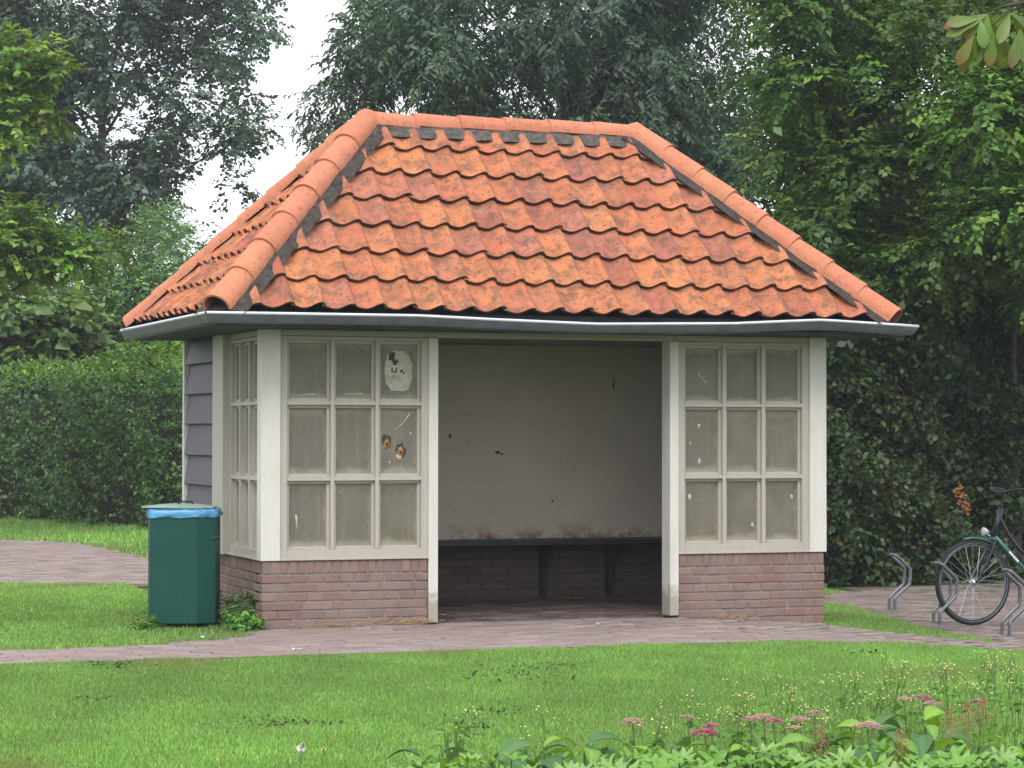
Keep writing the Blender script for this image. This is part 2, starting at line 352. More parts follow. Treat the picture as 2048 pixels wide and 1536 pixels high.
# ------------------------------------------------------------------ shelter
SH = tag(empty('park_shelter'), 'open park shelter with orange pantile hip roof, white posts and low brick walls', 'shelter')
bcache = {}
def brick_mesh(dx, dy, dz):
    k = (round(dx, 3), round(dy, 3), round(dz, 3))
    if k not in bcache:
        bm = bmesh.new(); bmesh.ops.create_cube(bm, size=1)
        for v in bm.verts: v.co = Vector((v.co.x*dx, v.co.y*dy, v.co.z*dz))
        bmesh.ops.bevel(bm, geom=bm.edges[:], offset=.004, segments=1, affect='EDGES')
        me = bpy.data.meshes.new('brick'); bm.to_mesh(me); bm.free(); me.materials.append(M['brick']); bcache[k] = me
    return bcache[k]
def brick_wall(u0, u1, axis, plane, sgn, zb=-.2):
    """bricks on a vertical plane; axis 'x': front wall at y=plane, 'y': side wall at x=plane; sgn = inward direction"""
    core = MB(); a, b = plane+.006*sgn, plane+.2*sgn; a, b = min(a, b), max(a, b)
    (core.box(u0+.006, u1-.006, a, b, zb-.2, .437) if axis == 'x' else core.box(a, b, u0, u1-.004, zb-.2, .437))
    wo = core.build('brick_wall', M['mortar'], SH)
    dep = .09
    def put(p, q, z0, z1):
        if q-p < .02: return
        cu, cz = (p+q)/2, (z0+z1)/2; off = plane+sgn*(dep/2+random.uniform(-.002, .002))
        o = link('brick', brick_mesh(q-p, dep, z1-z0) if axis == 'x' else brick_mesh(dep, q-p, z1-z0), wo, (cu, off, cz) if axis == 'x' else (off, cu, cz))
        o.rotation_euler = (random.gauss(0, .004), random.gauss(0, .004), random.gauss(0, .004))
    j = .010
    n = round((u1-u0)/.0595); st = (u1-u0)/n
    for i in range(n): put(u0+i*st+j/2, u0+(i+1)*st-j/2, .357, .440)
    z = .357-j; r = 0
    while z > zb:
        L = .105 if r % 2 == 0 else .215
        u = u0-(.0 if r % 2 == 0 else .0525)+(0 if r % 4 < 2 else -.107*(r % 2))
        while u < u1:
            put(max(u, u0)+j/2 if u > u0 else u0, min(u+L, u1)-(j/2 if u+L < u1 else 0), z-.05, z); u += L
        z -= .06; r += 1
    return wo
brick_wall(0, 1.14, 'x', 0, 1); brick_wall(2.973, W, 'x', 0, 1)
brick_wall(.093, D, 'y', 0, 1); 
rw = MB().box(W-.2, W-.006, .093, D, -.4, .437).build('brick_wall', M['mortar'], SH)

def beamx(name, x0, x1, y0, y1, z0, z1, mat, par=SH, bev=.003): return MB().box(x0, x1, y0, y1, z0, z1).build(name, mat, par, bevel=bev)
# posts and door jambs
for x0, x1 in ((-.012, .119), (3.981, W+.012)): beamx('post', x0, x1, -.012, .105, .443, 1.967, M['white'], bev=.004)
beamx('jamb', 1.143, 1.21, -.008, .14, .012, 1.926, M['white'], bev=.004)
beamx('jamb', 2.903, 2.970, -.008, .14, .018, 1.926, M['white'], bev=.004)
beamx('lintel', .121, 3.979, .004, .10, 1.928, 1.967, M['beige'])
def window(u0, u1, axis, plane, sgn, stl, strr):
    """frame on plane; local (u, depth, z) mapped to the axis"""
    def bx(mb, a, b, d0, d1, z0, z1):
        if axis == 'x': mb.box(a, b, plane+d0, plane+d1, z0, z1)
        else:
            p, q = plane+sgn*d0, plane+sgn*d1; mb.box(min(p, q), max(p, q), a, b, z0, z1)
    f = MB(); zb, zt = .443, 1.925
    bx(f, u0, u0+stl, .004, .075, zb, zt); bx(f, u1-strr, u1, .004, .075, zb, zt)
    bx(f, u0+stl, u1-strr, .0045, .075, zb, .513); bx(f, u0+stl, u1-strr, .0045, .075, 1.90, zt)
    bx(f, u0-.002, u1, -.014, .003, zb, .458)
    wo = f.build('window', M['beige'], SH, bevel=.003)
    a, b = u0+stl, u1-strr; us = [a+(b-a)*k/3 for k in range(4)]; zs = [.513, .980, 1.482, 1.90]; mw = .0125
    for k in (1, 2):
        m = MB(); bx(m, us[k]-mw, us[k]+mw, .003, .07, .513, 1.90); m.build('muntin', M['beige'], wo, bevel=.002)
    for z in zs[1:3]:
        for k in range(3):
            m = MB(); bx(m, us[k]+(mw if k else 0), us[k+1]-(mw if k < 2 else 0), .006, .07, z-mw, z+mw); m.build('muntin', M['beige'], wo, bevel=.002)
    panes = []
    for r in range(3):
        for k in range(3):
            p, q = us[k]+(mw if k else 0), us[k+1]-(mw if k < 2 else 0); z0, z1 = zs[r]+(mw if r else 0), zs[r+1]-(mw if r < 2 else 0)
            bd = MB(); t = .02
            bx(bd, p, q, .034, .058, z0, z0+t); bx(bd, p, q, .034, .058, z1-t, z1)
            bx(bd, p, p+t, .0345, .0575, z0+t, z1-t); bx(bd, q-t, q, .0345, .0575, z0+t, z1-t)
            bd.build('glazing_bead', M['beige'], wo, bevel=.002)
            pn = MB(); bx(pn, p+.002, q-.002, .059, .063, z0+.002, z1-.002); panes.append((pn.build('pane', M['pane' if axis == 'x' else 'pane_side'], wo), p, q, z0, z1))
    return wo, panes
wl, panesL = window(.119, 1.143, 'x', 0, 1, .05, .049)
wr, panesR = window(2.970, 3.981, 'x', 0, 1, .05, .053)
window(.107, .962, 'y', 0, 1, .028, .028); window(.107, .962, 'y', W, -1, .028, .028)
for s, x in ((-1, 0), (1, W)):
    a, b = sorted((x+s*.046, x-s*.06)); beamx('frame_board', a, b, .964, DW, .443, 1.967, M['beige'])
    a, b = sorted((x-s*.008, x-s*.08)); beamx('frame_rail', a, b, .107, .962, 1.928, 1.967, M['beige'])
    # weatherboarded rear bay
    a, b = sorted((x-s*.03, x-s*.10)); wb = beamx('weatherboard_wall', a, b, DW+.002, D-.02, .443, 1.967, M['board'], bev=0)
    for z0, z1 in ((1.787,1.966),(1.566,1.80),(1.349,1.58),(1.125,1.362),(.909,1.138),(.69,.922),(.45,.703)):
        dz = random.uniform(-.004, .004); y1 = 2.27; t = .018
        xo, xi = x+s*.038, x-s*.002; d = random.uniform(-.006, .006)
        MB().add([(xo, DW+.002, z0), (xo, y1, z0+dz), (xo-s*t, y1, z0+dz), (xo-s*t, DW+.002, z0),
                  (xi, DW+.002, z1), (xi, y1, z1), (xi-s*t*.5, y1, z1), (xi-s*t*.5, DW+.002, z1)],
                 [(0,3,2,1),(4,5,6,7),(0,1,5,4),(1,2,6,5),(2,3,7,6),(3,0,4,7)]).build('weatherboard', M['board'], wb, bevel=.003)
    a, b = sorted((x+s*.036, x-s*.1)); beamx('corner_board', a, b, 2.285, 2.345, .443, 1.967, M['white'])
# marks burnt into and painted onto the old acrylic panes
def blob(pane, cx, cz, rx, rz, y, mat, name, n=22, jit=.12, power=2.0, parent=None, seed=0):
    r_ = random.Random(seed); pts = []
    for k in range(n):
        t = 2*math.pi*k/n; c, s = math.cos(t), math.sin(t); q = (abs(c)**power+abs(s)**power)**(-1/power)*(1+r_.uniform(-jit, jit))
        pts.append((cx+rx*c*q, cz+rz*s*q))
    m = MB(); n_ = len(pts)
    vs = [(x, y, z) for x, z in pts]+[(cx+(x-cx)*.9, y-.0015, cz+(z-cz)*.9) for x, z in pts]+[(cx, y-.0018, cz)]
    m.add(vs, [(k, (k+1) % n_, n_+(k+1) % n_, n_+k) for k in range(n_)]+[(n_+k, n_+(k+1) % n_, 2*n_) for k in range(n_)])
    return m.build(name, mat, parent or wl, smooth=True)
M['smear'] = simple('white_residue', (.42,.42,.35), .6, .28, 16); M['scorch'] = simple('scorch', (.06,.045,.04), .9, .4, 40)
M['burn'] = simple('burnt_edge', (.32,.15,.06), .7, .5, 60); M['scratch'] = simple('scratch', (.42,.42,.38), .7, .2, 30)
M['melt'] = simple('melted_plastic', (.50,.44,.33), .5, .2, 50)
def pxz(px, py): return ((lambda p: (p[0], p[2]))(CAM+(.058-CAM[1])/( (d:=(_f+RT*(px-1024)/FPX-UP*(py-768)/FPX))[1])*d))
c = pxz(797, 742); blob(0, *c, .094, .135, .0588, M['smear'], 'residue_patch', 60, .05, 2.8, seed=3)
for px, py, rx, rz, s in ((784, 714, .022, .036, 1), (790, 724, .018, .022, 2), (784, 740, .007, .020, 3), (790, 743, .010, .007, 4), (792, 740, .005, .016, 5), (803, 742, .009, .012, 6), (808, 746, .008, .010, 7), (787, 752, .004, .007, 8)):
    blob(0, *pxz(px, py), rx, rz, .0565, M['scorch'], 'scorch_mark', 12, .35, 2, seed=s)
for px, py, s in ((773, 887, 1), (801, 903, 2)):
    c = pxz(px, py); blob(0, c[0], c[1]+.01, .034, .05, .0588, M['scorch'], 'scorch_mark', 16, .25, 2, seed=s+20)
    blob(0, *c, .024, .030, .0570, M['burn'], 'burn_hole', 14, .2, 2, seed=s+30); blob(0, c[0]+.004, c[1]-.004, .010, .014, .0555, M['scorch'], 'burn_hole', 10, .2, 2, seed=s+40)
c = pxz(798, 913); blob(0, *c, .022, .014, .0580, M['melt'], 'melted_drip', 12, .3, 2, seed=55)
def strip(px0, py0, px1, py1, w_, mat, name, par):
    a, b = pxz(px0, py0), pxz(px1, py1); d = Vector((b[0]-a[0], b[1]-a[1])); p = Vector((-d.y, d.x)).normalized()*w_/2
    y = .0578; MB().add([(a[0]-p.x*.3, y, a[1]-p.y*.3), (b[0]-p.x, y, b[1]-p.y), (b[0]+p.x, y, b[1]+p.y), (a[0]+p.x*.3, y, a[1]+p.y*.3),(a[0], y-.001, a[1]),(b[0], y-.001, b[1])], [(0,1,5,4),(4,5,2,3)]).build(name, mat, par)
strip(785, 863, 806, 846, .006, M['scratch'], 'scratch', wl); strip(806, 846, 819, 828, .012, M['scratch'], 'scratch', wl)
strip(594, 1055, 592, 1030, .016, M['melt'], 'residue_streak', wl); strip(602, 683, 630, 681, .008, M['scratch'], 'scratch', wl)
strip(597, 790, 628, 788, .010, M['scratch'], 'scratch', wl); strip(686, 788, 724, 787, .010, M['scratch'], 'scratch', wl)
for px, py, r_, m_ in ((1399,748,.010,'scratch'),(1405,739,.006,'scratch'),(1398,852,.011,'melt'),(1380,886,.008,'melt'),(1399,922,.012,'melt'),(1379,993,.014,'melt'),(1583,994,.012,'scratch'),(1505,1050,.012,'scratch'),(821,867,.006,'melt'),(779,925,.006,'melt')):
    blob(0, *pxz(px, py), r_, r_*1.5, .0580, M[m_], 'chipped_spot', 9, .3, 2, wr if px > 1200 else wl, seed=px)
strip(1402, 752, 1412, 766, .012, M['scratch'], 'scratch', wr); strip(1545, 688, 1568, 692, .03, M['scratch'], 'tape_strip', wr)
# inside
MB().box(.08, W-.08, 2.22, 2.33, .437, 1.967).build('back_wall', M['plaster'], SH)
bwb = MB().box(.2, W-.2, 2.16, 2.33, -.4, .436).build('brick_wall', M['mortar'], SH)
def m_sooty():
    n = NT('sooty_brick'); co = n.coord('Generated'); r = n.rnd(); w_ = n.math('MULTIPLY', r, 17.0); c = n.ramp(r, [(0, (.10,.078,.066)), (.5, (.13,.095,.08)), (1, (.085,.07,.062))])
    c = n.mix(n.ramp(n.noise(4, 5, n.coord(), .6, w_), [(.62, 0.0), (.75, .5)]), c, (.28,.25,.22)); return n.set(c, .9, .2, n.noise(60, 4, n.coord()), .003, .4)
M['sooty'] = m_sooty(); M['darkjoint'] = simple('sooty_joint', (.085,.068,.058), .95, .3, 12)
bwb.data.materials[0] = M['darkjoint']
z = .43; r = 0
while z > 0:
    u = .2-(.1 if r % 2 else 0)
    while u < W-.2:
        p, q = max(u, .2)+.005, min(u+.215, W-.2)-.005
        if q-p > .03:
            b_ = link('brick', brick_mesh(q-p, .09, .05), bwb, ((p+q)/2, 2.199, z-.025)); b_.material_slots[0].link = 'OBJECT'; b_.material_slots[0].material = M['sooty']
        u += .215
    z -= .06; r += 1
MB().box(.081, W-.081, .11, 2.219, 1.969, 1.985).build('ceiling', M['ceil'], SH)
sof = MB(); o_ = .395; B_ = 1.943
sof.box(-o_, W+o_, -o_, .003, 1.9685, 1.99); sof.box(-o_, -.0, .004, B_+o_, 1.9685, 1.99); sof.box(W, W+o_, .004, B_+o_, 1.9685, 1.99); sof.box(0, W, 2.221, B_+o_+.02, 1.9685, 1.99)
sof.build('soffit', M['soffit'], SH)
be = empty('bench', (0, 0, 0), 0, SH)
MB().box(.12, W-.12, 1.80, 2.215, .432, .468).build('seat', M['darkwood'], be, bevel=.004)
for x in (.55, 1.75, 2.75, 3.30):
    MB().add([(x-.025, 1.90, .431), (x+.025, 1.90, .431), (x+.025, 2.155, .431), (x-.025, 2.155, .431), (x-.02, 2.09, .03), (x+.02, 2.09, .03), (x+.02, 2.155, .03), (x-.02, 2.155, .03), (x-.02, 2.06, .25), (x+.02, 2.06, .25)],
        [(0,1,2,3),(4,7,6,5),(0,8,9,1),(8,4,5,9),(2,6,7,3),(0,3,7,4,8),(1,9,5,6,2)]).build('bracket', M['darkwood'], be)
# graffiti tags on the plaster
for px, py, rx, rz, s in ((995,905,.02,.012,61),(1003,908,.012,.008,62),(1227,770,.006,.05,63),(900,872,.012,.014,64),(1105,1002,.012,.007,65)):
    d = _f+RT*(px-1024)/FPX-UP*(py-768)/FPX; P = CAM+(2.2195-CAM[1])/d[1]*d
    blob(0, P[0], P[2], rx, rz, 2.2195, M['soffit'], 'graffiti_mark', 10, .4, 2, SH, seed=s)

# ------------------------------------------------------------------ roof
E0, ER, Z0, RUN = .37, .31, 2.08, 1.37     # eaves overhang (front, left, back / right), eaves height, run
RX0, RX1, RY, RZ = -E0+RUN, W+ER-RUN, -E0+RUN, 3.475
TA = math.atan2(RZ-Z0, RUN); CT_, ST_ = math.cos(TA), math.sin(TA)
deck = MB(); e = .35; zz = 2.0; k = .05
deck.add([(-e,-e,zz),(W+ER-.02,-e,zz),(W+ER-.02,2*RY+e,zz),(-e,2*RY+e,zz),(RX0,RY,RZ-k),(RX1,RY,RZ-k)], [(0,1,5,4),(1,2,5),(2,3,4,5),(3,0,4),(0,3,2,1)])
RF = deck.build('roof', M['soffit'], SH)
PT, AM, TH, GA, TL = .2065, .045, .015, .279, .355
def tz(s):
    if s < .44: return AM*.55*(.5-.5*math.cos(math.pi*min((.44-s)/.55, 1)))
    if s <= .94: return AM*(.5-.5*math.cos(math.pi*(s-.44)/.50))
    return AM*(1-.60*((s-.94)/.18)**2)
SP = [0, .1, .2, .3, .4, .5, .6, .7, .8, .88, .95, 1.0, 1.05, 1.09, 1.12]
def tile_bm(v0, u0, jit=0):
    bm = bmesh.new(); rows = []
    r_ = random.uniform(-jit, jit); r2 = random.uniform(-jit, jit)
    for lay in (0, 1):
        for j, dv in enumerate((0, TL*.5, TL)):
            row = []
            for s in SP:
                n = tz(s)*(1+r_*4)+.040*(1-dv/TL)-(TH if lay else 0)
                tail = (-.006*math.sin(math.pi*min(s, 1)) if j == 0 else 0)
                row.append(bm.verts.new((u0+s*PT, v0+dv+tail+r2*.3*(s-.5), n)))
            rows.append(row)
    m = len(SP)
    for a, b, fl in ((0, 1, 0), (1, 2, 0), (3, 4, 1), (4, 5, 1), (0, 3, 1), (2, 5, 0)):
        for i in range(m-1):
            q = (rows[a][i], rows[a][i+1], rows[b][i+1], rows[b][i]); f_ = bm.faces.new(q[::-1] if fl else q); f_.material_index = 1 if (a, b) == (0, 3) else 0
    for i, fl in ((0, 1), (m-1, 0)):
        for a, b in ((0, 1), (1, 2)):
            q = (rows[a][i], rows[a+3][i], rows[b+3][i], rows[b][i]); bm.faces.new(q[::-1] if fl else q)
    return bm
def fin(bm, name, mat):
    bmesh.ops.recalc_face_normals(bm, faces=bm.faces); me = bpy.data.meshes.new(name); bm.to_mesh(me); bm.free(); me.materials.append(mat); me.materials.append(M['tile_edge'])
    me.shade_smooth(); me.set_sharp_from_angle(angle=rad(45)); return me
shared = []
for k in range(5): shared.append(fin(tile_bm(0, 0, .02), 'tile', M['tile']))
def roof_face(L, mat, single):
    """mat: 4x4 taking (u, v, n) on the slope to the world"""
    joined = bmesh.new()
    SL = RUN/CT_
    for i in range(7):
        v0 = -.02+i*GA; n = int(L/PT)+2
        for k in range(-1, n):
            u0 = k*PT+.04
            lo, hi = u0, u0+PT*1.12; vt = min(v0+TL, SL+.02)
            if hi < v0*CT_-.02 or lo > L-v0*CT_+.02: continue
            clip = lo < vt*CT_+.18 or hi > L-vt*CT_-.18 or v0+TL > SL-.17
            jv, ju, jr = random.gauss(0, .005), random.gauss(0, .002), random.gauss(0, .006)
            if not clip and single:
                o = link('tile', random.choice(shared), RF); o.matrix_basis = mat @ Matrix.Translation((u0+ju, v0+jv, random.uniform(0, .004))) @ Matrix.Rotation(jr, 4, 'Z'); continue
            bm = tile_bm(v0+jv, u0+ju, .02)
            for co, no in (((.135, 0, 0), (1, -CT_, 0)), ((L-.145, 0, 0), (-1, -CT_, 0)), ((0, SL-.10, 0), (0, -1, 0))):
                bmesh.ops.bisect_plane(bm, geom=bm.verts[:]+bm.edges[:]+bm.faces[:], plane_co=co, plane_no=no, clear_inner=True)
            ux = [v.co.x for v in bm.verts]
            if len(bm.faces) < 4 or max(ux)-min(ux) < .115: bm.free(); continue
            if single:
                me = fin(bm, 'tile', M['tile']); c_ = sum((v.co for v in me.vertices), Vector())/len(me.vertices)
                me.transform(Matrix.Translation(-c_)); o = link('tile', me, RF); o.matrix_basis = mat @ Matrix.Translation(c_)
            else:
                t = bpy.data.meshes.new('t'); bm.to_mesh(t); bm.free(); joined.from_mesh(t); bpy.data.meshes.remove(t)
    if not single:
        o = link('tile_field', fin(joined, 'tile_field', M['tile']), RF); o.matrix_basis = mat; tag(o, kind='stuff')
    else: joined.free()
def fm(o, u, v, n): return Matrix(((u[0], v[0], n[0], o[0]), (u[1], v[1], n[1], o[1]), (u[2], v[2], n[2], o[2]), (0, 0, 0, 1)))
LX, LY = W+E0+ER, 2*RUN
roof_face(LX, fm((-E0, -E0, Z0), (1,0,0), (0,CT_,ST_), (0,-ST_,CT_)), True)
roof_face(LY, fm((-E0, -E0+LY, Z0), (0,-1,0), (CT_,0,ST_), (-ST_,0,CT_)), True)
roof_face(LY, fm((W+ER, -E0, Z0), (0,1,0), (-CT_,0,ST_), (ST_,0,CT_)), False)
roof_face(LX, fm((W+ER, -E0+LY, Z0), (-1,0,0), (0,-CT_,ST_), (0,ST_,CT_)), False)
def caps(a, b, n, r0, r1, lift, name, mw, md, rev=False):
    a, b = Vector(a), Vector(b); ax = (b-a).normalized(); sd = ax.cross(Vector((0, 0, 1))).normalized(); up = sd.cross(ax).normalized()
    L = (b-a).length/n
    mo = MB(); prof = [(-mw, -md), (-r1*.86, lift+.0), (r1*.86, lift+.0), (mw, -md)]; st = 24
    vs = []
    for i in range(st+1):
        p = a+ax*((b-a).length*i/st+(.012 if i == 0 else 0))
        for x, z in prof: vs.append(p+sd*(x+random.gauss(0, .004))+up*(z+random.gauss(0, .003)))
    mo.add(vs, [(i*4+k, i*4+k+1, i*4+4+k+1, i*4+4+k) for i in range(st) for k in range(3)]+[(0,1,2,3)])
    mo.build('mortar_bedding', M['roofmortar' if name == 'ridge_cap' else 'hipmortar'], RF)
    for i in range(n):
        jr = random.gauss(0, .012); m = MB(); N = 12; vs = []
        for lay, t in ((0, 0), (1, .014)):
            for f_, rr in ((0, r0), (.5, (r0+r1)/2), (1, r1)):
                for k in range(N+1):
                    t_ = rad(-98+196*k/N); vs.append(ax*((L+.035)*f_)+(sd*math.sin(t_)+up*math.cos(t_))*(rr-t)+up*(lift+.011*(1-f_)))
        K = N+1
        fs = []
        for lay in (0, 1):
            for q in (0, 1):
                for k in range(N):
                    i0 = (lay*3+q)*K+k; fs.append((i0, i0+1, i0+K+1, i0+K))
        for q in (0, 2):
            for k in range(N): fs.append((q*K+k, q*K+k+1, (q+3)*K+k+1, (q+3)*K+k))
        for k in (0, N):
            for q in (0, 1): fs.append((q*K+k, (q+1)*K+k, (q+4)*K+k, (q+3)*K+k))
        m.add(vs, fs); me = m.mesh(name, M['cap'], True); me.set_sharp_from_angle(angle=rad(50))
        o = link(name, me, RF, a+ax*(L*i)); o.rotation_euler = (random.gauss(0, .008), random.gauss(0, .008), jr)
hz = Z0-.03
HB = ((-E0-.02, -E0-.02), (W+ER+.02, -E0-.02), (-E0-.02, LY-E0+.02), (W+ER+.02, LY-E0+.02))
for (x, y), rx, n in zip(HB, (RX0, RX1, RX0, RX1), (7, 8, 8, 8)): caps((x, y, Z0-.02), (rx, RY, RZ), n, .101, .096, .010, 'hip_cap', .188, .030)
caps((RX0-.01, RY, RZ), (RX1+.01, RY, RZ), 6, .090, .086, -.002, 'ridge_cap', .175, .10)
# ------------------------------------------------------------------ gutter
prof = [(.478, 2.046), (.487, 2.036), (.480, 2.016), (.458, 1.984), (.372, 1.974), (.350, 1.988), (.345, 2.05)]
SX = [-.487, .93, 1.42, 2.16, 2.46, 3.17, 3.57, 3.84, 4.587]; SZ = [0, .003, -.013, -.032, -.026, -.012, .01, .024, -.008]
def sag(x): return float(np.interp(x, SX, SZ))
def ring(o, z, st=(40, 6, 6, 6)):
    c = [(-o, -o), (W+o, -o), (W+o, B_+o), (-o, B_+o)]; out = []
    for k in range(4):
        (x0, y0), (x1, y1) = c[k], c[(k+1) % 4]
        for i in range(st[k]):
            t = i/st[k]; x, y = x0+(x1-x0)*t, y0+(y1-y0)*t
            s = sag(x) if k == 0 else (sag(W+.487)*(1-t) if k == 1 else 0)
            out.append((x, y+(s*.25 if k == 0 else 0), z+s*(1.0 if z > 2.0 else .85)))
    return out
gm = MB(); rings = [ring(o, z) for o, z in prof]; n = len(rings[0])
gm.add([p for r in rings for p in r], [(j*n+i, j*n+(i+1) % n, (j+1)*n+(i+1) % n, (j+1)*n+i) for j in range(len(rings)-1) for i in range(n)])
GU = gm.build('gutter', M['zinc'], SH, smooth=True); s_ = GU.modifiers.new('solid', 'SOLIDIFY'); s_.thickness = .002
GU.data.set_sharp_from_angle(angle=rad(35))
rb = ring(.485, 2.044); MB().tube(rb+[rb[0]], .011, 8, False).build('gutter_bead', M['bead'], GU, smooth=True)
def gstrap(px_, py_, axis):
    m = MB(); pr = [(o+(.0035 if z > 1.97 and o > .46 else 0), z-(.003 if o < .47 else 0)) for o, z in prof[1:6]]
    vs = []
    for o, z in pr:
        for q in (-.009, .009):
            if axis == 'x': s = sag(px_+q); vs.append((px_+q, -o+s*.25, z+s*(1 if z > 2 else .85)))
            else: vs.append((-o, px_+q, z))
    m.add(vs, [(2*i, 2*i+1, 2*i+3, 2*i+2) for i in range(len(pr)-1)]); m.build('gutter_bracket', M['zinc'], GU)
for x in (-.25, .45, 1.05, 1.75, 2.40, 3.05, 3.55, 4.05, 4.4): gstrap(x, 0, 'x')
for y in (-.25, .45, 1.15, 1.85): gstrap(y, 0, 'y')
fa = MB(); o_ = .34
fa.box(-o_, W+o_, -o_, -o_+.02, 1.991, 2.07); fa.box(-o_, -o_+.02, -o_+.02, B_+o_, 1.991, 2.07); fa.box(W+o_-.02, W+o_, -o_+.02, B_+o_, 1.991, 2.07); fa.box(-o_, W+o_, B_+o_, B_+o_+.02, 1.991, 2.07)
fa.build('fascia', M['soffit'], SH)
# ------------------------------------------------------------------ litter bin
def m_bin():
    n = NT('green_bin_paint'); co = n.coord()
    c = n.ramp(n.noise(3, 5, co), [(.3, (0.007,0.051,0.040)), (.7, (0.011,0.066,0.052))])
    mp = n.node('ShaderNodeMapping'); mp.inputs['Scale'].default_value = (1, 1, .25); mp.inputs['Rotation'].default_value = (.3, .2, 0); n.l(co, mp.inputs['Vector'])
    c = n.mix(n.ramp(n.noise(34, 5, mp.outputs[0], .7), [(.62, 0.0), (.78, .5)]), c, (.10,.19,.16))
    c = n.mix(n.ramp(n.noise(70, 1, co), [(.785, 0.0), (.80, .7)]), c, (.55,.56,.52))
    return n.set(c, .5, .18, n.noise(30, 3, co), .001, .2)
M['bin'] = m_bin(); M['bag'] = simple('blue_plastic_bag', (0.075,0.270,0.465), .3, .2, 20, .5, bd=.004)
M['binlid'] = simple('grey_green_lid', (.22,.31,.28), .5, .2, 9, .4); M['blackmetal'] = simple('black_metal', (.012,.012,.014), .5, .3, 20, .3)
BN = tag(empty('litter_bin', (-.505, .20, 0), -.342), 'tall green metal litter bin with blue bag rim beside the weatherboards', 'litter bin')
poly = [(-.222, .10), (-.195, 0), (.115, -.01), (.228, .075), (.228, .33), (.12, .42), (-.19, .42), (-.222, .33)]
MB().prism(poly, .03, .735).build('body', M['bin'], BN, bevel=.006)
MB().prism([(x*.62+.02, .05+(y-.05)*.7+.04) for x, y in poly], -.05, .029).build('plinth', M['blackmetal'], BN)
bag = MB(); n = 64; vs = []
def pp(t, grow):
    m = len(poly); s = t*m; i = int(s) % m; f = s-int(s); a, b = poly[i], poly[(i+1) % m]
    cx, cy = 0.0, .2; x, y = a[0]+(b[0]-a[0])*f, a[1]+(b[1]-a[1])*f; d = math.hypot(x-cx, y-cy); return x+(x-cx)/d*grow, y+(y-cy)/d*grow
for z, gr in ((.728, .008), (.745, .013), (.765, .011), (.781, .004), (.783, -.012)):
    for k in range(n):
        wv = .005*math.sin(k*2.1+z*190)+.004*math.sin(k*.9-z*120)+random.uniform(-.003, .003); x, y = pp(k/n, gr+wv); vs.append((x, y, z+random.uniform(-.003, .003)+(.004*math.sin(k*1.3) if z < .73 else 0)))
bag.add(vs, [(j*n+k, j*n+(k+1) % n, (j+1)*n+(k+1) % n, (j+1)*n+k) for j in range(4) for k in range(n)]); bag.build('bag_rim', M['bag'], BN, smooth=True)
lid = MB(); vs = [(x*1.06-.035, .2+(y-.2)*1.04, .787+.004*((x < 0))) for x, y in poly]+[(x*1.06-.035, .2+(y-.2)*1.04, .793+.004*((x < 0))) for x, y in poly]+[(x*.45-.02, .2+(y-.2)*.45, .812) for x, y in poly]
lid.add(vs, [tuple(range(8))[::-1]]+[(k, (k+1) % 8, 8+(k+1) % 8, 8+k) for k in range(8)]+[(8+k, 8+(k+1) % 8, 16+(k+1) % 8, 16+k) for k in range(8)]+[tuple(range(16, 24))]); lo = lid.build('lid', M['binlid'], BN)
MB().tube([(-.03, .15, .808), (-.02, .15, .828), (.06, .15, .828), (.075, .15, .80)], .006, 6).build('handle', M['blackmetal'], lo, smooth=True)
MB().box(.118, .245, .052, .085, .585, .60).build('latch', M['bin'], BN, bevel=.003)
MB().tube([(.238, .06, .593), (.25, .06, .593)], .012, 8).build('hinge_pin', M['blackmetal'], BN)

# ------------------------------------------------------------------ bicycle racks
BU = np.array([math.cos(rad(1.0)), math.sin(rad(1.0)), 0]); BA = rad(1.0)
M['galv'] = simple('galvanised_tube', (.15,.155,.17), .45, .2, 30, .5, .6)
def smooth_path(p, k=4):
    p = [Vector(q) for q in p]; out = []
    for i in range(len(p)-1):
        a, b, c, d = p[max(i-1, 0)], p[i], p[i+1], p[min(i+2, len(p)-1)]
        for j in range(k):
            t = j/k; out.append(.5*((2*b)+(c-a)*t+(2*a-5*b+4*c-d)*t*t+(3*b-a-3*c+d)*t**3))
    return out+[p[-1]]
leg = [(0, 0, -.1), (0, 0, .08), (.01, 0, .115), (.13, 0, .215), (.15, 0, .245), (.155, 0, .35), (.135, 0, .385), (.03, 0, .475)]
for (x, y), lab in (((6.72, 3.85), 'empty bent steel bicycle rack hoop standing nearest the shelter wall'), ((5.93, 1.645), 'bent steel bicycle rack hoop holding the front wheel of the bicycle'), ((5.85, .46), 'bent steel bicycle rack hoop nearest the camera, before the bicycle wheel')):
    r = tag(empty('bicycle_rack', (x, y, T(x)), BA), lab, 'bicycle rack', 'bent tube bicycle racks')
    A = [(p[0], -.05, p[2]) for p in leg]; Bq = [(p[0], .05, p[2]) for p in leg][::-1]
    MB().tube(smooth_path(A+[(.005, -.045, .492), (0, 0, .497), (.005, .045, .492)]+Bq, 3), .0145, 8).build('tube', M['galv'], r, smooth=True)
    MB().box(-.03, .03, -.08, .08, -.02, .006).build('foot_plate', M['galv'], r)
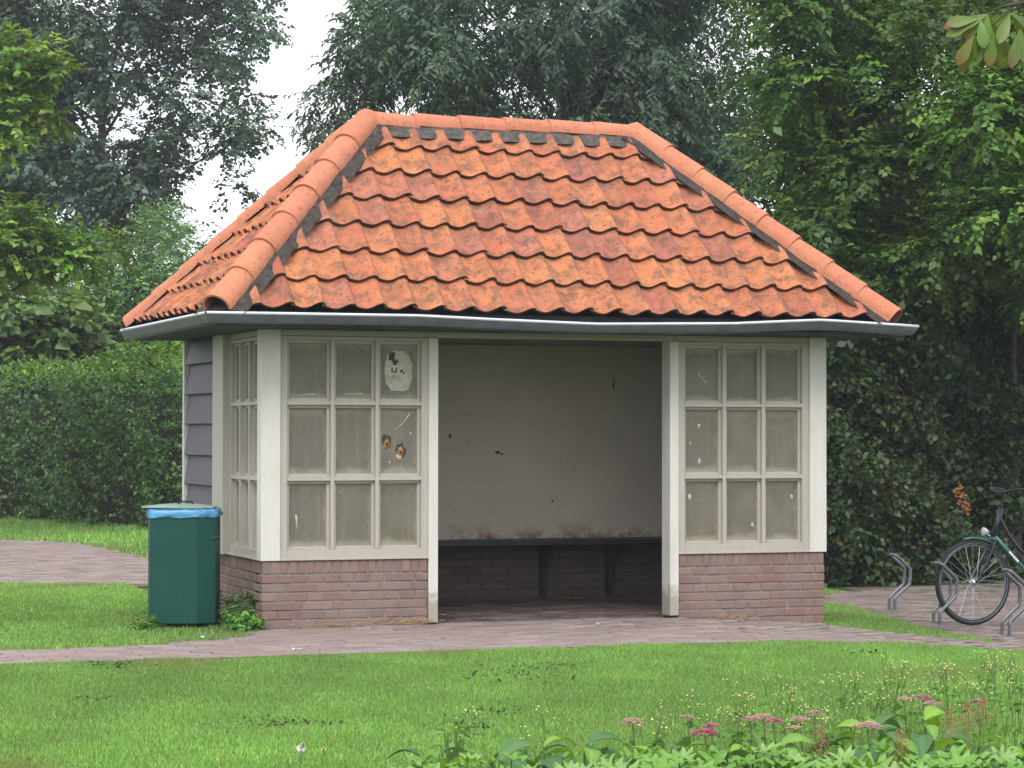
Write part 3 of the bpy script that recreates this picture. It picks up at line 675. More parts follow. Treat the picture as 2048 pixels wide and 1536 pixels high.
# ------------------------------------------------------------------ bicycle
M['rubber'] = simple('tyre_rubber', (.018,.018,.02), .8, .3, 40); M['teal'] = simple('teal_frame_paint', (.015,.10,.10), .3, .2, 12, .5)
M['purple'] = simple('dark_purple_paint', (.016,.011,.022), .35, .2, 12, .35); M['chrome'] = simple('chrome', (.6,.62,.65), .22, .1, 30, .5, .9)
M['lettering'] = simple('white_lettering', (.75,.75,.75), .5, .05, 10); M['lens'] = simple('lamp_lens', (.36,.38,.42), .15, .05, 30, .6)
cx_, cy_ = 6.265, 1.66
BK = tag(empty('bicycle', (cx_, cy_, T(cx_)+.012), BA), 'teal city bicycle parked with its front wheel in a rack at the right edge', 'bicycle')
def wheel(x):
    wv = empty('wheel', (x, 0, .345), 0, BK); N = 40
    def torus(r, tr, tw, m=8):
        vs = []; fs = []
        for i in range(N):
            t = 2*math.pi*i/N
            for k in range(m):
                q = 2*math.pi*k/m; rr = r+tr*math.cos(q); vs.append((rr*math.cos(t), tw*math.sin(q), rr*math.sin(t)))
        for i in range(N):
            for k in range(m): fs.append((i*m+k, i*m+(k+1) % m, ((i+1) % N)*m+(k+1) % m, ((i+1) % N)*m+k))
        return MB().add(vs, fs)
    torus(.325, .020, .020).build('tyre', M['rubber'], wv, smooth=True); torus(.300, .009, .011).build('rim', M['galv'], wv, smooth=True)
    torus(.3165, .0055, .0213).build('reflective_band', M['galv'], wv, smooth=True)
    MB().tube([(0, -.05, 0), (0, -.03, 0), (0, -.028, 0), (0, .028, 0), (0, .03, 0), (0, .05, 0)], [.008, .008, .026, .026, .008, .008], 10).build('hub', M['chrome'], wv, smooth=True)
    for i in range(28):
        t = 2*math.pi*i/28; s = 1 if i % 2 else -1; q = t+(.9 if i % 4 < 2 else -.9)
        MB().tube([(.024*math.cos(q), s*.024, .024*math.sin(q)), (.296*math.cos(t), 0, .296*math.sin(t))], .0018, 4, False).build('spoke', M['chrome'], wv)
wheel(0); wheel(1.09)
def tb(name, pts, r, mat, par=BK, n=10): return MB().tube(pts, r, n).build(name, M[mat], par, smooth=True)
for s in (-1, 1): tb('fork_blade', smooth_path([(0, s*.05, .345), (.04, s*.052, .40), (.12, s*.05, .54), (.185, s*.04, .68)], 3), [.009]*4+[.012]*3+[.014]*3, 'purple')
tb('fork_crown', [(.185, -.05, .69), (.185, .05, .69)], .018, 'teal')
tb('head_tube', [(.187, 0, .68), (.265, 0, .94)], .021, 'purple')
dt = tb('down_tube', [(.205, 0, .715), (.63, 0, .29)], .018, 'teal')
for k, (a, b) in enumerate(((.30, .325), (.335, .36), (.37, .385), (.395, .42), (.43, .455), (.465, .49))):
    L = lambda t: (.205+.425*t, .715-.425*t)
    p, q = L(a), L(b); MB().add([(p[0]-.007, -.0187, p[1]-.007), (q[0]-.007, -.0187, q[1]-.007), (q[0]+.006, -.0187, q[1]+.006), (p[0]+.006, -.0187, p[1]+.006)], [(0, 1, 2, 3)]).build('lettering', M['lettering'], dt)
tb('top_tube', smooth_path([(.245, 0, .87), (.35, 0, .70), (.50, 0, .55), (.70, 0, .46)], 4), .015, 'purple')
tb('seat_tube', [(.63, 0, .29), (.79, 0, .80)], .017, 'teal'); tb('seat_post', [(.785, 0, .79), (.82, 0, .92)], .013, 'chrome')
for s in (-1, 1):
    tb('chain_stay', [(.63, s*.03, .29), (1.09, s*.055, .345)], .010, 'teal'); tb('seat_stay', [(.76, s*.02, .70), (1.09, s*.055, .345)], .009, 'teal')
sd = MB(); prof_s = [(-.13, .018, .0), (-.06, .03, .012), (.02, .07, .015), (.09, .095, .02), (.13, .085, .03), (.15, .04, .03)]
vs = []
for x, wd, z in prof_s:
    for k in range(8):
        t = 2*math.pi*k/8; vs.append((.82+x, wd*math.cos(t), .95+z+.025*math.sin(t)))
sd.add(vs, [(i*8+k, i*8+(k+1) % 8, i*8+8+(k+1) % 8, i*8+8+k) for i in range(5) for k in range(8)]+[tuple(range(8))[::-1], tuple(range(40, 48))]).build('saddle', M['rubber'], BK, smooth=True)
tb('stem', smooth_path([(.262, 0, .93), (.285, 0, 1.03), (.27, 0, 1.07)], 3), .013, 'blackmetal')
hb = tb('handlebar', smooth_path([(.50, -.30, 1.06), (.38, -.29, 1.09), (.28, -.18, 1.09), (.265, 0, 1.065), (.28, .18, 1.09), (.38, .29, 1.09), (.50, .30, 1.06)], 4), .012, 'blackmetal')
for s in (-1, 1):
    tb('grip', [(.41, s*.293, 1.09), (.51, s*.30, 1.056)], .017, 'rubber', hb); tb('brake_lever', [(.36, s*.28, 1.085), (.47, s*.285, 1.03)], .006, 'chrome', hb, 6)
def guard(x, a0, a1, mat):
    vs = []; N = 14; r = .366
    for i in range(N+1):
        t = rad(a0+(a1-a0)*i/N)
        for y, d in ((-.024, -.012), (-.014, 0), (.014, 0), (.024, -.012)): vs.append((x+(r+d)*math.cos(t), y, .345+(r+d)*math.sin(t)))
    o = MB().add(vs, [(i*4+k, i*4+k+1, i*4+5+k, i*4+4+k) for i in range(N) for k in range(3)]).build('mudguard', M[mat], BK, smooth=True); m_ = o.modifiers.new('s', 'SOLIDIFY'); m_.thickness = .002
guard(0, 55, 104, 'teal'); guard(1.09, 20, 165, 'blackmetal')
tb('lamp_stalk', [(.185, 0, .70), (.13, 0, .735)], .006, 'chrome', n=6)
MB().tube([(.15, 0, .745), (.12, 0, .75), (.098, 0, .752), (.094, 0, .752)], [.012, .030, .036, .030], 14).build('headlamp', M['lens'], BK, smooth=True)
crk = empty('crankset', (.63, 0, .29), 0, BK)
MB().tube([(0, -.045, 0), (0, -.041, 0)], .09, 20).build('chainring', M['chrome'], crk); MB().tube([(0, -.06, 0), (0, .06, 0)], .015, 8).build('axle', M['chrome'], crk)
for s in (-1, 1):
    MB().tube([(0, s*.062, 0), (s*.12, s*.066, s*.12)], .009, 6).build('crank_arm', M['chrome'], crk); MB().box(s*.12-.045, s*.12+.045, s*.12-.04, s*.12+.04, s*.12-.012, s*.12+.012).build('pedal', M['rubber'], crk, bevel=.004)
MB().tube([(.63, -.043, .38), (1.09, -.043, .385)], .004, 5).build('chain', M['blackmetal'], BK); MB().tube([(.63, -.043, .20), (1.09, -.043, .305)], .004, 5).build('chain', M['blackmetal'], BK)
car = empty('luggage_carrier', (0, 0, 0), 0, BK)
for s in (-1, 1):
    MB().tube([(.80, s*.06, .74), (1.25, s*.06, .74)], .006, 6).build('rail', M['blackmetal'], car); MB().tube([(1.12, s*.06, .74), (1.09, s*.06, .345)], .005, 6).build('stay', M['blackmetal'], car)
for x in (.88, 1.0, 1.12, 1.24): MB().tube([(x, -.06, .74), (x, .06, .74)], .005, 6).build('cross_bar', M['blackmetal'], car)
tb('kickstand', [(.70, -.03, .28), (.86, -.16, .0)], .008, 'blackmetal', n=6)

# ------------------------------------------------------------------ foliage
def leaf_quads(C_, D_, N_, L_, W_, cols, fold=.18, curve=.12, bow=.45):
    """folded leaves: base, two sides, tip"""
    n = len(C_); S_ = nrm(np.cross(D_, N_)); N_ = np.cross(S_, D_)
    L_ = L_[:, None]; W_ = W_[:, None]
    b = C_; t = C_+D_*L_-N_*L_*curve; m = C_+D_*L_*bow
    V = np.stack([b, m-S_*W_/2+N_*W_*fold, t, m+S_*W_/2+N_*W_*fold], 1).reshape(-1, 3)
    F = np.arange(4*n).reshape(n, 4)
    return V, F, np.repeat(cols, 4, axis=0)
def sph(n): return nrm(rng.normal(size=(n, 3)))
def sprig_cloud(blobs, leaves, k, tw, ll, lw, pal, droop=.3, outer=.5, flat=.5, shell=None, jit=.25):
    """blobs (m,4+): centre and radius (x,y,z,r,[rz]); k leaves on each twig"""
    B = np.array([(b[0], b[1], b[2], b[3], b[4] if len(b) > 4 else b[3]*.8) for b in blobs]); n = leaves//k
    p = B[:, 3]**2; i = rng.choice(len(B), n, p=p/p.sum())
    d = sph(n); q = rng.random(n)**.5*(1-outer)+outer*rng.random(n)**.33
    R_ = np.stack([B[i, 3], B[i, 3], B[i, 4]], 1)
    base = B[i, :3]+d*R_*q[:, None]
    td = nrm(d*np.array([1, 1, .7])+.55*sph(n)+np.array([0, 0, -droop]))
    pal = np.array(pal); bc = pal[rng.integers(len(pal), size=n)]*np.exp(rng.normal(0, .22, (n, 1)))
    # every clump has its own tint
    tint = np.exp(rng.normal(0, .16, (len(B), 1)))*np.exp(rng.normal(0, .05, (len(B), 3))); bc = bc*tint[i]
    ks = (np.arange(k)+.5)/k
    C_ = base[:, None, :]+td[:, None, :]*(tw*ks)[None, :, None]+np.array([0, 0, -1])*(ks**2*tw*droop*.5)[None, :, None]
    side = nrm(np.cross(td, np.array([0, 0, 1.0])+.2*sph(n))); alt = np.where(np.arange(k) % 2, 1.0, -1.0)
    Dd = nrm(td[:, None, :]*.6+side[:, None, :]*alt[None, :, None]*.8+.35*sph(n*k).reshape(n, k, 3)+np.array([0, 0, -droop*.7]))
    Nn = nrm(np.array([0, 0, 1.0])*flat+.35*d[:, None, :]+(1-flat)*.9*sph(n*k).reshape(n, k, 3))
    Nn = nrm(Nn-Dd*np.sum(Nn*Dd, -1, keepdims=True))
    sz = np.exp(rng.normal(0, jit, n*k)); cols = np.repeat(bc, k, 0)*np.exp(rng.normal(0, .14, (n*k, 1)))
    return leaf_quads(C_.reshape(-1, 3), Dd.reshape(-1, 3), Nn.reshape(-1, 3), ll*sz, lw*sz, cols)
def crown(name, parts, mat, parent=None):
    V, F, Cc = [], [], []; o = 0
    for v, f, c in parts: V.append(v); F.append(f+o); Cc.append(c); o += len(v)
    return link(name, big_mesh(name, np.vstack(V), np.vstack(F), mat, np.vstack(Cc)), parent)
def poly_blobs(P, n, dep, dj, r0, r1, gaps=(), minr=0):
    """clumps spread through a crown whose outline is given in photograph pixels at its distance"""
    xs_ = [p[0] for p in P]; ys_ = [p[1] for p in P]; out = []; tries = 0
    while len(out) < n and tries < 30000:
        tries += 1
        x = rng.uniform(min(xs_), max(xs_)); y = rng.uniform(min(ys_), max(ys_))
        if not inpoly(np.array([x]), np.array([y]), P)[0]: continue
        if any((x-a)**2+(y-b)**2 < c*c for a, b, c in gaps): continue
        r = rng.uniform(r0, r1); rp = r*FPX/dep*.95; an = np.arange(8)*math.pi/4
        if not inpoly(x+rp*np.cos(an), y+rp*.8*np.sin(an), P).all(): continue
        if any((x-a)**2+(y-b)**2 < (c+rp*.75)**2 for a, b, c in gaps): continue
        p = at(x, y, dep+rng.uniform(-dj, dj)); out.append((*p, r))
    return out
def woody(name, base, top, r, blobs, parent, nl=14, mat='bark'):
    m = MB(); base = Vector(base); top = Vector(top)
    tr = [base.lerp(top, t)+Vector((random.gauss(0, .08), random.gauss(0, .08), 0))*(0 if t == 0 else 1) for t in (0, .2, .4, .6, .8, 1)]
    m.tube(tr, [r*1.25, r, r*.85, r*.65, r*.45, r*.25], 9)
    bl = list(blobs); random.shuffle(bl)
    for b in bl[:nl]:
        c_ = Vector(b[:3]); f = min(max((c_.z-base.z)/(top.z-base.z)-.25, .15), .85); s0 = base.lerp(top, f); mid = s0.lerp(c_, .5)+Vector((random.gauss(0, .15), random.gauss(0, .15), .25))
        rr = r*.38*(1-f*.5); m.tube(smooth_path([s0, mid, c_], 4), [rr*(1-.85*i/8) for i in range(9)], 6)
        for q in range(3):
            e_ = c_+Vector(sph(1)[0])*b[3]*.9; m.tube([mid.lerp(c_, .4+.2*q), mid.lerp(c_, .7).lerp(e_, .5)+Vector((0, 0, .08)), e_], [rr*.3, rr*.2, rr*.08], 5, False)
    return m.build(name, M[mat], parent, smooth=True)
def tree(name, label, base_px, dep, h_, r, blobs, clouds, group=None, nl=14):
    b = at(base_px, 866, dep); b = (b[0], b[1], T(b[0])-.1)
    t = tag(empty(name, b), label, 'tree', group)
    inv = Vector(b); w_ = woody('trunk', b, (b[0]+.2, b[1], h_), r, blobs, None, nl); w_.data.transform(Matrix.Translation(-inv)); w_.parent = t
    c_ = crown('crown', clouds, M['leaf'], None); c_.data.transform(Matrix.Translation(-inv)); c_.parent = t
    return t
# palettes are linear leaf colours
ALDER = [(0.069,0.114,0.083), (0.084,0.131,0.083), (0.060,0.102,0.083), (0.093,0.131,0.074)]
ASH = [(0.062,0.114,0.070), (0.076,0.132,0.076), (0.056,0.103,0.073), (0.087,0.139,0.064)]
HORN = [(0.074,0.148,0.024), (0.090,0.169,0.026), (0.060,0.125,0.026), (0.118,0.177,0.028), (0.072,0.142,0.030)]
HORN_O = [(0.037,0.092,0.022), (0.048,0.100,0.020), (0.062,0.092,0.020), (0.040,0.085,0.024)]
MAPLE = [(0.162,0.290,0.052), (0.189,0.319,0.058), (0.135,0.254,0.052), (0.216,0.304,0.058)]
SHRUB = [(0.129,0.230,0.077), (0.110,0.199,0.077), (0.146,0.249,0.086)]

# left: tall alder
P = [(-160,-260),(560,-260),(600,-60),(570,30),(545,120),(532,210),(562,270),(580,330),(558,380),(470,430),(440,500),(200,560),(-160,560)]
gp = [(395,380,26),(300,228,6),(440,168,6),(420,250,4)]
bl = poly_blobs(P, 240, 50, 2.5, .28, .62, gp); bl += poly_blobs([(-160,-260),(230,-260),(200,120),(160,520),(-160,560)], 30, 52, 2, .8, 1.2)
tree('alder_tree', 'tall dark fine-leaved tree with bare limbs showing against the sky at left', 190, 50, 9.5, .17, bl, [sprig_cloud(bl, 112000, 8, .40, .105, .078, ALDER, .25, .35)], nl=30)
# centre: ash behind the roof
P = [(720,-260),(690,-60),(640,60),(602,150),(575,250),(570,360),(630,400),(800,380),(900,330),(1500,420),(1560,200),(1560,-260)]
gp = [(795,180,22),(830,200,18),(1010,150,14),(950,55,14),(1100,190,12)]
bl = poly_blobs(P, 160, 38, 2.2, .30, .65, gp)
bl2 = poly_blobs([(830,-300),(760,60),(720,260),(760,460),(1560,480),(1560,-300)], 60, 42, 1.5, .8, 1.2)
tree('ash_tree', 'dark grey-green tree with narrow drooping leaves rising behind the roof ridge', 1120, 40, 8.0, .16, bl+bl2, [sprig_cloud(bl, 76000, 9, .38, .125, .042, ASH, .55, .4), sprig_cloud(bl2, 34000, 9, .45, .12, .045, ASH, .5, .3)], nl=34)
# right: two hornbeams with layered sprays
P = [(1500,-220),(1470,-40),(1490,120),(1520,250),(1490,330),(1540,420),(1580,520),(1640,610),(1740,620),(1860,560),(1860,-220)]
gp = [(1590,85,6),(1700,170,6)]
bl = poly_blobs(P, 70, 27.5, 1.6, .22, .50, gp)
tree('hornbeam_tree', 'green broad-leaved tree with layered sprays directly right of the roof hip', 1640, 28, 5.8, .11, bl, [sprig_cloud(bl, 44000, 9, .34, .082, .054, HORN, .2, .35, .65)], 'broad-leaved trees at the right', nl=26)
P = [(1780,-220),(1800,60),(1760,300),(1760,480),(1850,600),(1930,650),(2140,680),(2300,640),(2300,-220)]
bl = poly_blobs(P, 60, 26, 1.8, .34, .62, [(1900,150,14),(1830,100,14)])
tree('hornbeam_tree', 'dense dark green broad-leaved tree filling the upper right corner', 2020, 27, 5.8, .12, bl, [sprig_cloud(bl, 56000, 9, .34, .082, .054, HORN, .2, .35, .65)], 'broad-leaved trees at the right', nl=26)
# dense thicket behind the hornbeams closes the view
bl = poly_blobs([(1440,-220),(1400,420),(1500,800),(2320,800),(2320,-220)], 100, 31, 1.2, .40, .80, [(1590,85,8),(1700,170,12)])
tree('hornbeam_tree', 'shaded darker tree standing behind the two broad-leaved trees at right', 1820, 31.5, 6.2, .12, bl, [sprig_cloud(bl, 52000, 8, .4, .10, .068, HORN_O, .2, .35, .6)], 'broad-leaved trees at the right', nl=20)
# left: young maple at the frame edge and shrubs behind the hedge
mb = [(*at(x, y, 30+dz), r) for x, y, dz, r in ((20,110,0,.30),(90,105,.2,.26),(60,160,.3,.30),(10,200,0,.30),(115,140,.2,.16),(20,235,0,.26),(75,228,.1,.18),(110,232,.1,.10),(5,285,0,.16),(-60,140,0,.35),(-120,260,0,.4),(10,440,.2,.30),(50,450,.3,.26),(-30,480,0,.5),(90,500,.6,.34),(150,510,.6,.30),(210,500,.7,.26),(40,520,.5,.36),(120,470,.6,.16),(-90,560,0,.6),(-120,60,0,.6))]
tree('maple_tree', 'bright green maple reaching in from the left edge of the picture', -160, 30, 5.2, .10, mb, [sprig_cloud(mb, 10000, 10, .26, .10, .065, MAPLE, .15, .3, .75)], nl=22)
def shrub(name, label, P, n, dep, dj, r0, r1, leaves, ll, lw, pal, bx_, droop=.15, k=7):
    bl = poly_blobs(P, n, dep, dj, r0, r1); b = at(bx_, 866, dep); b = (b[0], b[1], T(b[0])-.1)
    t = tag(empty(name, b), label, 'shrub', 'shrubs behind the left hedge'); top = max(q[2] for q in bl)
    inv = Vector(b); w_ = woody('stem', b, (b[0]+.1, b[1], top*.8), .05, bl, None, 14); w_.data.transform(Matrix.Translation(-inv)); w_.parent = t
    c_ = crown('foliage', [sprig_cloud(bl, leaves, k, .3, ll, lw, pal, droop, .4, .55)], M['leaf']); c_.data.transform(Matrix.Translation(-inv)); c_.parent = t
shrub('willow_shrub', 'grey-green feathery shrub below the fork of the tall tree', [(60,440),(130,405),(210,395),(250,420),(300,470),(330,800),(60,800)], 26, 44, 1, .35, .6, 12000, .085, .03, SHRUB, 190, -.1)
shrub('willow_shrub', 'grey-green feathery shrub just left of the roof hip', [(260,430),(310,405),(360,410),(400,450),(430,520),(440,800),(250,800)], 26, 43, 1, .35, .6, 12000, .085, .03, SHRUB, 340, -.1)
shrub('dense_shrub', 'dense mid-green shrub between the feathery shrubs and the shelter eaves', [(130,560),(220,510),(330,500),(420,470),(520,440),(560,500),(480,700),(400,820),(120,820)], 44, 40.5, .8, .35, .55, 20000, .075, .05, [(0.075,0.162,0.036),(0.089,0.186,0.042),(0.067,0.138,0.036)], 330)
shrub('maple_shrub', 'light green lobed-leaf shrub leaning over the hedge at the left edge', [(-120,560),(0,540),(90,560),(180,600),(260,640),(300,690),(200,780),(-120,800)], 34, 38.8, .6, .3, .5, 9500, .14, .12, [(0.122,0.212,0.058),(0.146,0.237,0.065),(0.139,0.195,0.058)], 40, .2)
shrub('climber_shrub', 'fresh yellow-green feathery shrub on the hedge top by the shelter corner', [(230,720),(280,695),(330,690),(380,720),(400,800),(220,800)], 18, 34.8, .3, .2, .35, 7000, .085, .034, [(0.132,0.252,0.044),(0.156,0.282,0.050),(0.120,0.228,0.044)], 320, -.2)
# far trees that close the horizon behind everything
for k, (x, lab) in enumerate(((-60, 'hazy far tree filling the gap at the left edge behind the tall tree'), (520, 'distant low tree behind the sky gap left of the roof'), (1000, 'distant tree hidden mostly by the roof and the drooping tree'))):
    top_ = 480 if k != 1 else 560
    bl = poly_blobs([(x-420,top_),(x+420,top_),(x+420,860),(x-420,860)], 40, 62, 2, 1.0, 1.6); tree('far_tree', lab, x, 63, 6, .15, bl, [sprig_cloud(bl, 12000, 7, .6, .16, .10, ALDER, .2, .3)], 'far trees', nl=8)

# ------------------------------------------------------------------ hedges
def hedge(name, label, pts, h0, th, leaves, ll, lw, pal, rough=.18):
    P_ = np.array(pts); seg = np.diff(P_, axis=0); Ls = np.linalg.norm(seg, axis=1); cum = np.concatenate([[0], np.cumsum(Ls)])
    b = (P_[0, 0], P_[0, 1], T(P_[0, 0])); t = tag(empty(name, b), label, 'hedge')
    def pos(s):
        i = np.clip(np.searchsorted(cum, s)-1, 0, len(Ls)-1); f = (s-cum[i])/Ls[i]; p = P_[i]+seg[i]*f[:, None]; d = seg[i]/Ls[i][:, None]
        return p, np.stack([-d[:, 1], d[:, 0]], 1)       # left normal = towards the back
    k = 6; n = leaves//k; s = rng.random(n)*cum[-1]; p, nb = pos(s); face = rng.random(n)
    lump = rough*(np.sin(s*2.3)+np.sin(s*5.1+1)+.6*np.sin(s*9.7+2))/2.6
    z = np.where(face < .72, rng.random(n)**.9*h0, h0+rng.normal(0, .05, n)+np.maximum(0, rng.normal(-.05, .10, n))); lz = rough*np.sin(z*3.1+s*1.7)*.6+rough*.5*np.sin(z*7+s*4.1)
    dpt = np.where(face < .72, -lump-lz+rng.exponential(.10, n), rng.random(n)*th); z = z+np.where(face >= .72, lump, 0)
    base = np.column_stack([p+nb*dpt[:, None], z])
    outw = np.where((face < .72)[:, None], np.column_stack([-nb, np.full(n, .25)]), np.array([0, 0, 1.0])); td = nrm(outw+.7*sph(n))
    pal = np.array(pal); bc = pal[rng.integers(len(pal), size=n)]*np.exp(rng.normal(0, .25, (n, 1)))
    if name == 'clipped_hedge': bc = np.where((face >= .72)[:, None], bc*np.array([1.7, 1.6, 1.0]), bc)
    ks = (np.arange(k)+.5)/k; C_ = base[:, None]+td[:, None]*(ks*.2)[None, :, None]; C_[..., 2] += Tn(C_[..., 0])
    Dd = nrm(td[:, None]*.5+.8*sph(n*k).reshape(n, k, 3)); Nn = nrm(outw[:, None]*.4+np.array([0, 0, .6])+.6*sph(n*k).reshape(n, k, 3)); Nn = nrm(Nn-Dd*np.sum(Nn*Dd, -1, keepdims=True))
    sz = np.exp(rng.normal(0, .25, n*k)); cols = np.repeat(bc, k, 0)*np.exp(rng.normal(0, .15, (n*k, 1)))
    q = leaf_quads(C_.reshape(-1, 3), Dd.reshape(-1, 3), Nn.reshape(-1, 3), ll*sz, lw*sz, cols)
    f_ = crown('foliage', [q], M['leaf']); f_.data.transform(Matrix.Translation(-Vector(b))); f_.parent = t
    m = MB(); ss = np.linspace(0, cum[-1], 40); p, nb = pos(ss); vs = []
    for i in range(40):
        l_ = rough*(math.sin(ss[i]*2.3)+math.sin(ss[i]*5.1+1))/2.6
        for d_, z_ in ((.42-l_, -.1), (.36-l_, h0*.5), (.45-l_, h0-.25), (th-.2, h0-.25), (th, -.1)):
            x_, y_ = p[i]+nb[i]*d_; vs.append((x_-b[0], y_-b[1], T(x_)+z_-b[2]))
    m.add(vs, [(i*5+k_, i*5+k_+1, i*5+6+k_, i*5+5+k_) for i in range(39) for k_ in range(4)]+[(0,1,2,3,4), (199,198,197,196,195)]); m.build('branches', M['twigs'], t)
    return t
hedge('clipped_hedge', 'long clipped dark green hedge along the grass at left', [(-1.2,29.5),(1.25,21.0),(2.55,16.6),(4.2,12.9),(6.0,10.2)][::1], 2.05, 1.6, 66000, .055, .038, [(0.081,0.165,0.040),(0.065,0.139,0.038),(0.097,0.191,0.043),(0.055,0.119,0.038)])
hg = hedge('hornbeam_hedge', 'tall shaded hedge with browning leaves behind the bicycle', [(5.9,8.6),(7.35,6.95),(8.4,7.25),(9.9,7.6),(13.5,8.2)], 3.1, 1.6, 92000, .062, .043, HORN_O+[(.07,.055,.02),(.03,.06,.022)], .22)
# browned hanging spray in the hedge
dd = MB(); a = at(1918, 968, 25.6); b_ = at(1934, 1030, 25.5)
for i in range(60):
    t = random.random(); p = Vector(a).lerp(Vector(b_), t)+Vector((random.gauss(0, .025), random.gauss(0, .02), 0)); d = Vector(sph(1)[0])*.045; e = d.orthogonal().normalized()*.018
    dd.add([p, p+d*.5+e, p+d, p+d*.5-e], [(0, 1, 2, 3)], (.33, .12, .03))
do = tag(dd.build('dead_spray', M['leaf'], None, col=True), kind='stuff'); do.data.transform(Matrix.Translation(-hg.location)); do.parent = hg
# ------------------------------------------------------------------ chestnut branch at the upper right
cb = at(2620, 866, 12.5); CT = tag(empty('chestnut_tree', (cb[0], cb[1], T(cb[0]))), 'chestnut branch with browning yellow-green leaves hanging in at top right', 'tree')
inv = Vector(CT.location)
tr = MB(); top = Vector(at(2560, -300, 12.5)); tr.tube([inv-Vector((0, 0, .1)), inv.lerp(top, .5), top], [.16, .13, .08], 9)
br = [Vector(at(*q)) for q in ((2580, -120, 12.5), (2350, -40, 12.4), (2150, -10, 12.3), (2030, 8, 12.2), (1985, 20, 12.2))]; tr.tube(smooth_path(br, 3), [.04, .037, .034, .03, .027, .024, .02, .017, .014, .011, .008, .006, .005], 6)
tr.tube([br[3], Vector(at(1975, 60, 12.2))], [.006, .004], 5); tr.tube([br[2], Vector(at(2060, 60, 12.2))], [.008, .004], 5)
to = tr.build('trunk', M['bark'], None, smooth=True); to.data.transform(Matrix.Translation(-inv)); to.parent = CT
def leaflet(m, base, d, nn, L, Wd, col, tipc):
    d = Vector(d).normalized(); s = d.cross(Vector(nn)).normalized(); up = s.cross(d); b0 = len(m.v); rows = []
    for f, w_ in ((0, .08), (.2, .35), (.45, .75), (.68, 1.0), (.85, .8), (.96, .3), (1.0, .02)):
        c_ = Vector(base)+d*L*f-up*L*.18*f*f; cc = tuple(col[i]*(1-f**3)+tipc[i]*f**3 for i in range(3))
        for q in (-1, 0, 1): m.v.append(tuple(c_+s*q*w_*Wd/2+up*(abs(q)*w_*Wd*.12+random.uniform(-.002, .002)))); m.c.append(cc)
        rows.append(len(m.v)-3)
    for a_, b_ in zip(rows, rows[1:]):
        for q in (0, 1): m.f.append((a_+q, a_+q+1, b_+q+1, b_+q))
def palmate(p, d, n=5, L=.19):
    m = MB(); p = Vector(p)-inv; d = Vector(d)
    for i in range(n):
        q = d+Vector(RT)*((i-(n-1)/2)*.42)+Vector((random.gauss(0, .1), random.gauss(0, .25), random.gauss(0, .1)))
        col = random.choice([(.12,.23,.02), (.10,.20,.025), (.15,.19,.025), (.08,.16,.03)]); brn = random.choice([(.20,.09,.04), (.14,.20,.03), (.13,.21,.03)])
        leaflet(m, p, q, -_f+.3*_u, L*random.uniform(.75, 1.1), .065, col, brn)
    m.build('leaf', M['bedleaf'], CT, smooth=True, col=True)
for x, y, dx, dz in ((1948, 62, .1, -1), (1985, 55, .35, -.9), (1975, 20, -.5, -.5), (2020, 18, .1, -.6), (2040, 50, .5, -1), (1960, 30, -.8, -.3), (2030, -5, 0, .6), (2090, 20, .3, -.8), (2160, 0, 0, -1), (2260, -20, .4, -.8)):
    palmate(at(x, y+8, 12.2), Vector(RT)*dx+Vector(_u)*dz)
bl = [(*at(x, y, 12.5), .8) for x, y in ((2420, -150), (2600, -250), (2750, -100), (2550, -400), (2700, 150))]
cw = crown('crown', [sprig_cloud(bl, 2400, 6, .3, .18, .07, [(.12,.17,.04),(.10,.15,.04)], .4)], M['leaf']); cw.data.transform(Matrix.Translation(-inv)); cw.parent = CT
# ------------------------------------------------------------------ lawn
def noise2(x, y, s=1.0, seed=0):
    r_ = np.random.default_rng(seed); v = np.zeros_like(x)
    for i in range(10):
        a = r_.uniform(0, 6.28); f = s*r_.uniform(.5, 2.2); v += np.sin((x*math.cos(a)+y*math.sin(a))*f+r_.uniform(0, 6.28))
    return v/4
def blades(x, y, h, wd, lean=.5, tone=0.0):
    n = len(x); z = Tn(x)-.012; a = rng.uniform(0, 6.283, n); b = rng.uniform(0, 6.283, n); l = np.abs(rng.normal(0, lean, n))*h
    px_, py_ = np.cos(a)*wd/2, np.sin(a)*wd/2; lx, ly = np.cos(b)*l, np.sin(b)*l
    V = np.empty((n, 5, 3))
    V[:, 0] = np.column_stack([x-px_, y-py_, z]); V[:, 1] = np.column_stack([x+px_, y+py_, z])
    mx, my, mz = x+lx*.35, y+ly*.35, z+h*.62
    V[:, 2] = np.column_stack([mx+px_*.8, my+py_*.8, mz]); V[:, 3] = np.column_stack([mx-px_*.8, my-py_*.8, mz])
    V[:, 4] = np.column_stack([x+lx, y+ly, z+h])
    q = noise2(x, y, 1.3, 3)*.5+noise2(x, y, 5, 4)*.3
    base = np.array([.180, .355, .066])[None]*np.exp(.36*q)[:, None]*np.exp(rng.normal(0, .22, (n, 1)))
    yel = np.clip(noise2(x, y, 2.1, 9)-.55, 0, .8)[:, None]; base = base*(1-yel)+np.array([.23, .25, .07])*yel
    dry = rng.random(n) < .10; base[dry] = np.array([.26, .25, .10])*rng.uniform(.7, 1.1, (dry.sum(), 1))
    return V, np.repeat(base[:, None], 5, 1)
def free(x, y):
    e = .05*noise2(x, y, 9, 12)+.03*noise2(x, y, 26, 13)
    onp = (infront(x, y+e-.035) & infront(x, y+e+.03)) | inpoly(x+e, y, BIKE) | inpoly(x, y+e, REAR)
    bld = (x > -.02) & (x < W+.02) & (y > -.03) & (y < D+.05)
    bare = noise2(x, y, 3.2, 21)*.6+noise2(x, y, 8, 22)*.5 > 1.35
    return ~onp & ~bld & ~(bare & (rng.random(len(x)) < .75)) & (y < 40)
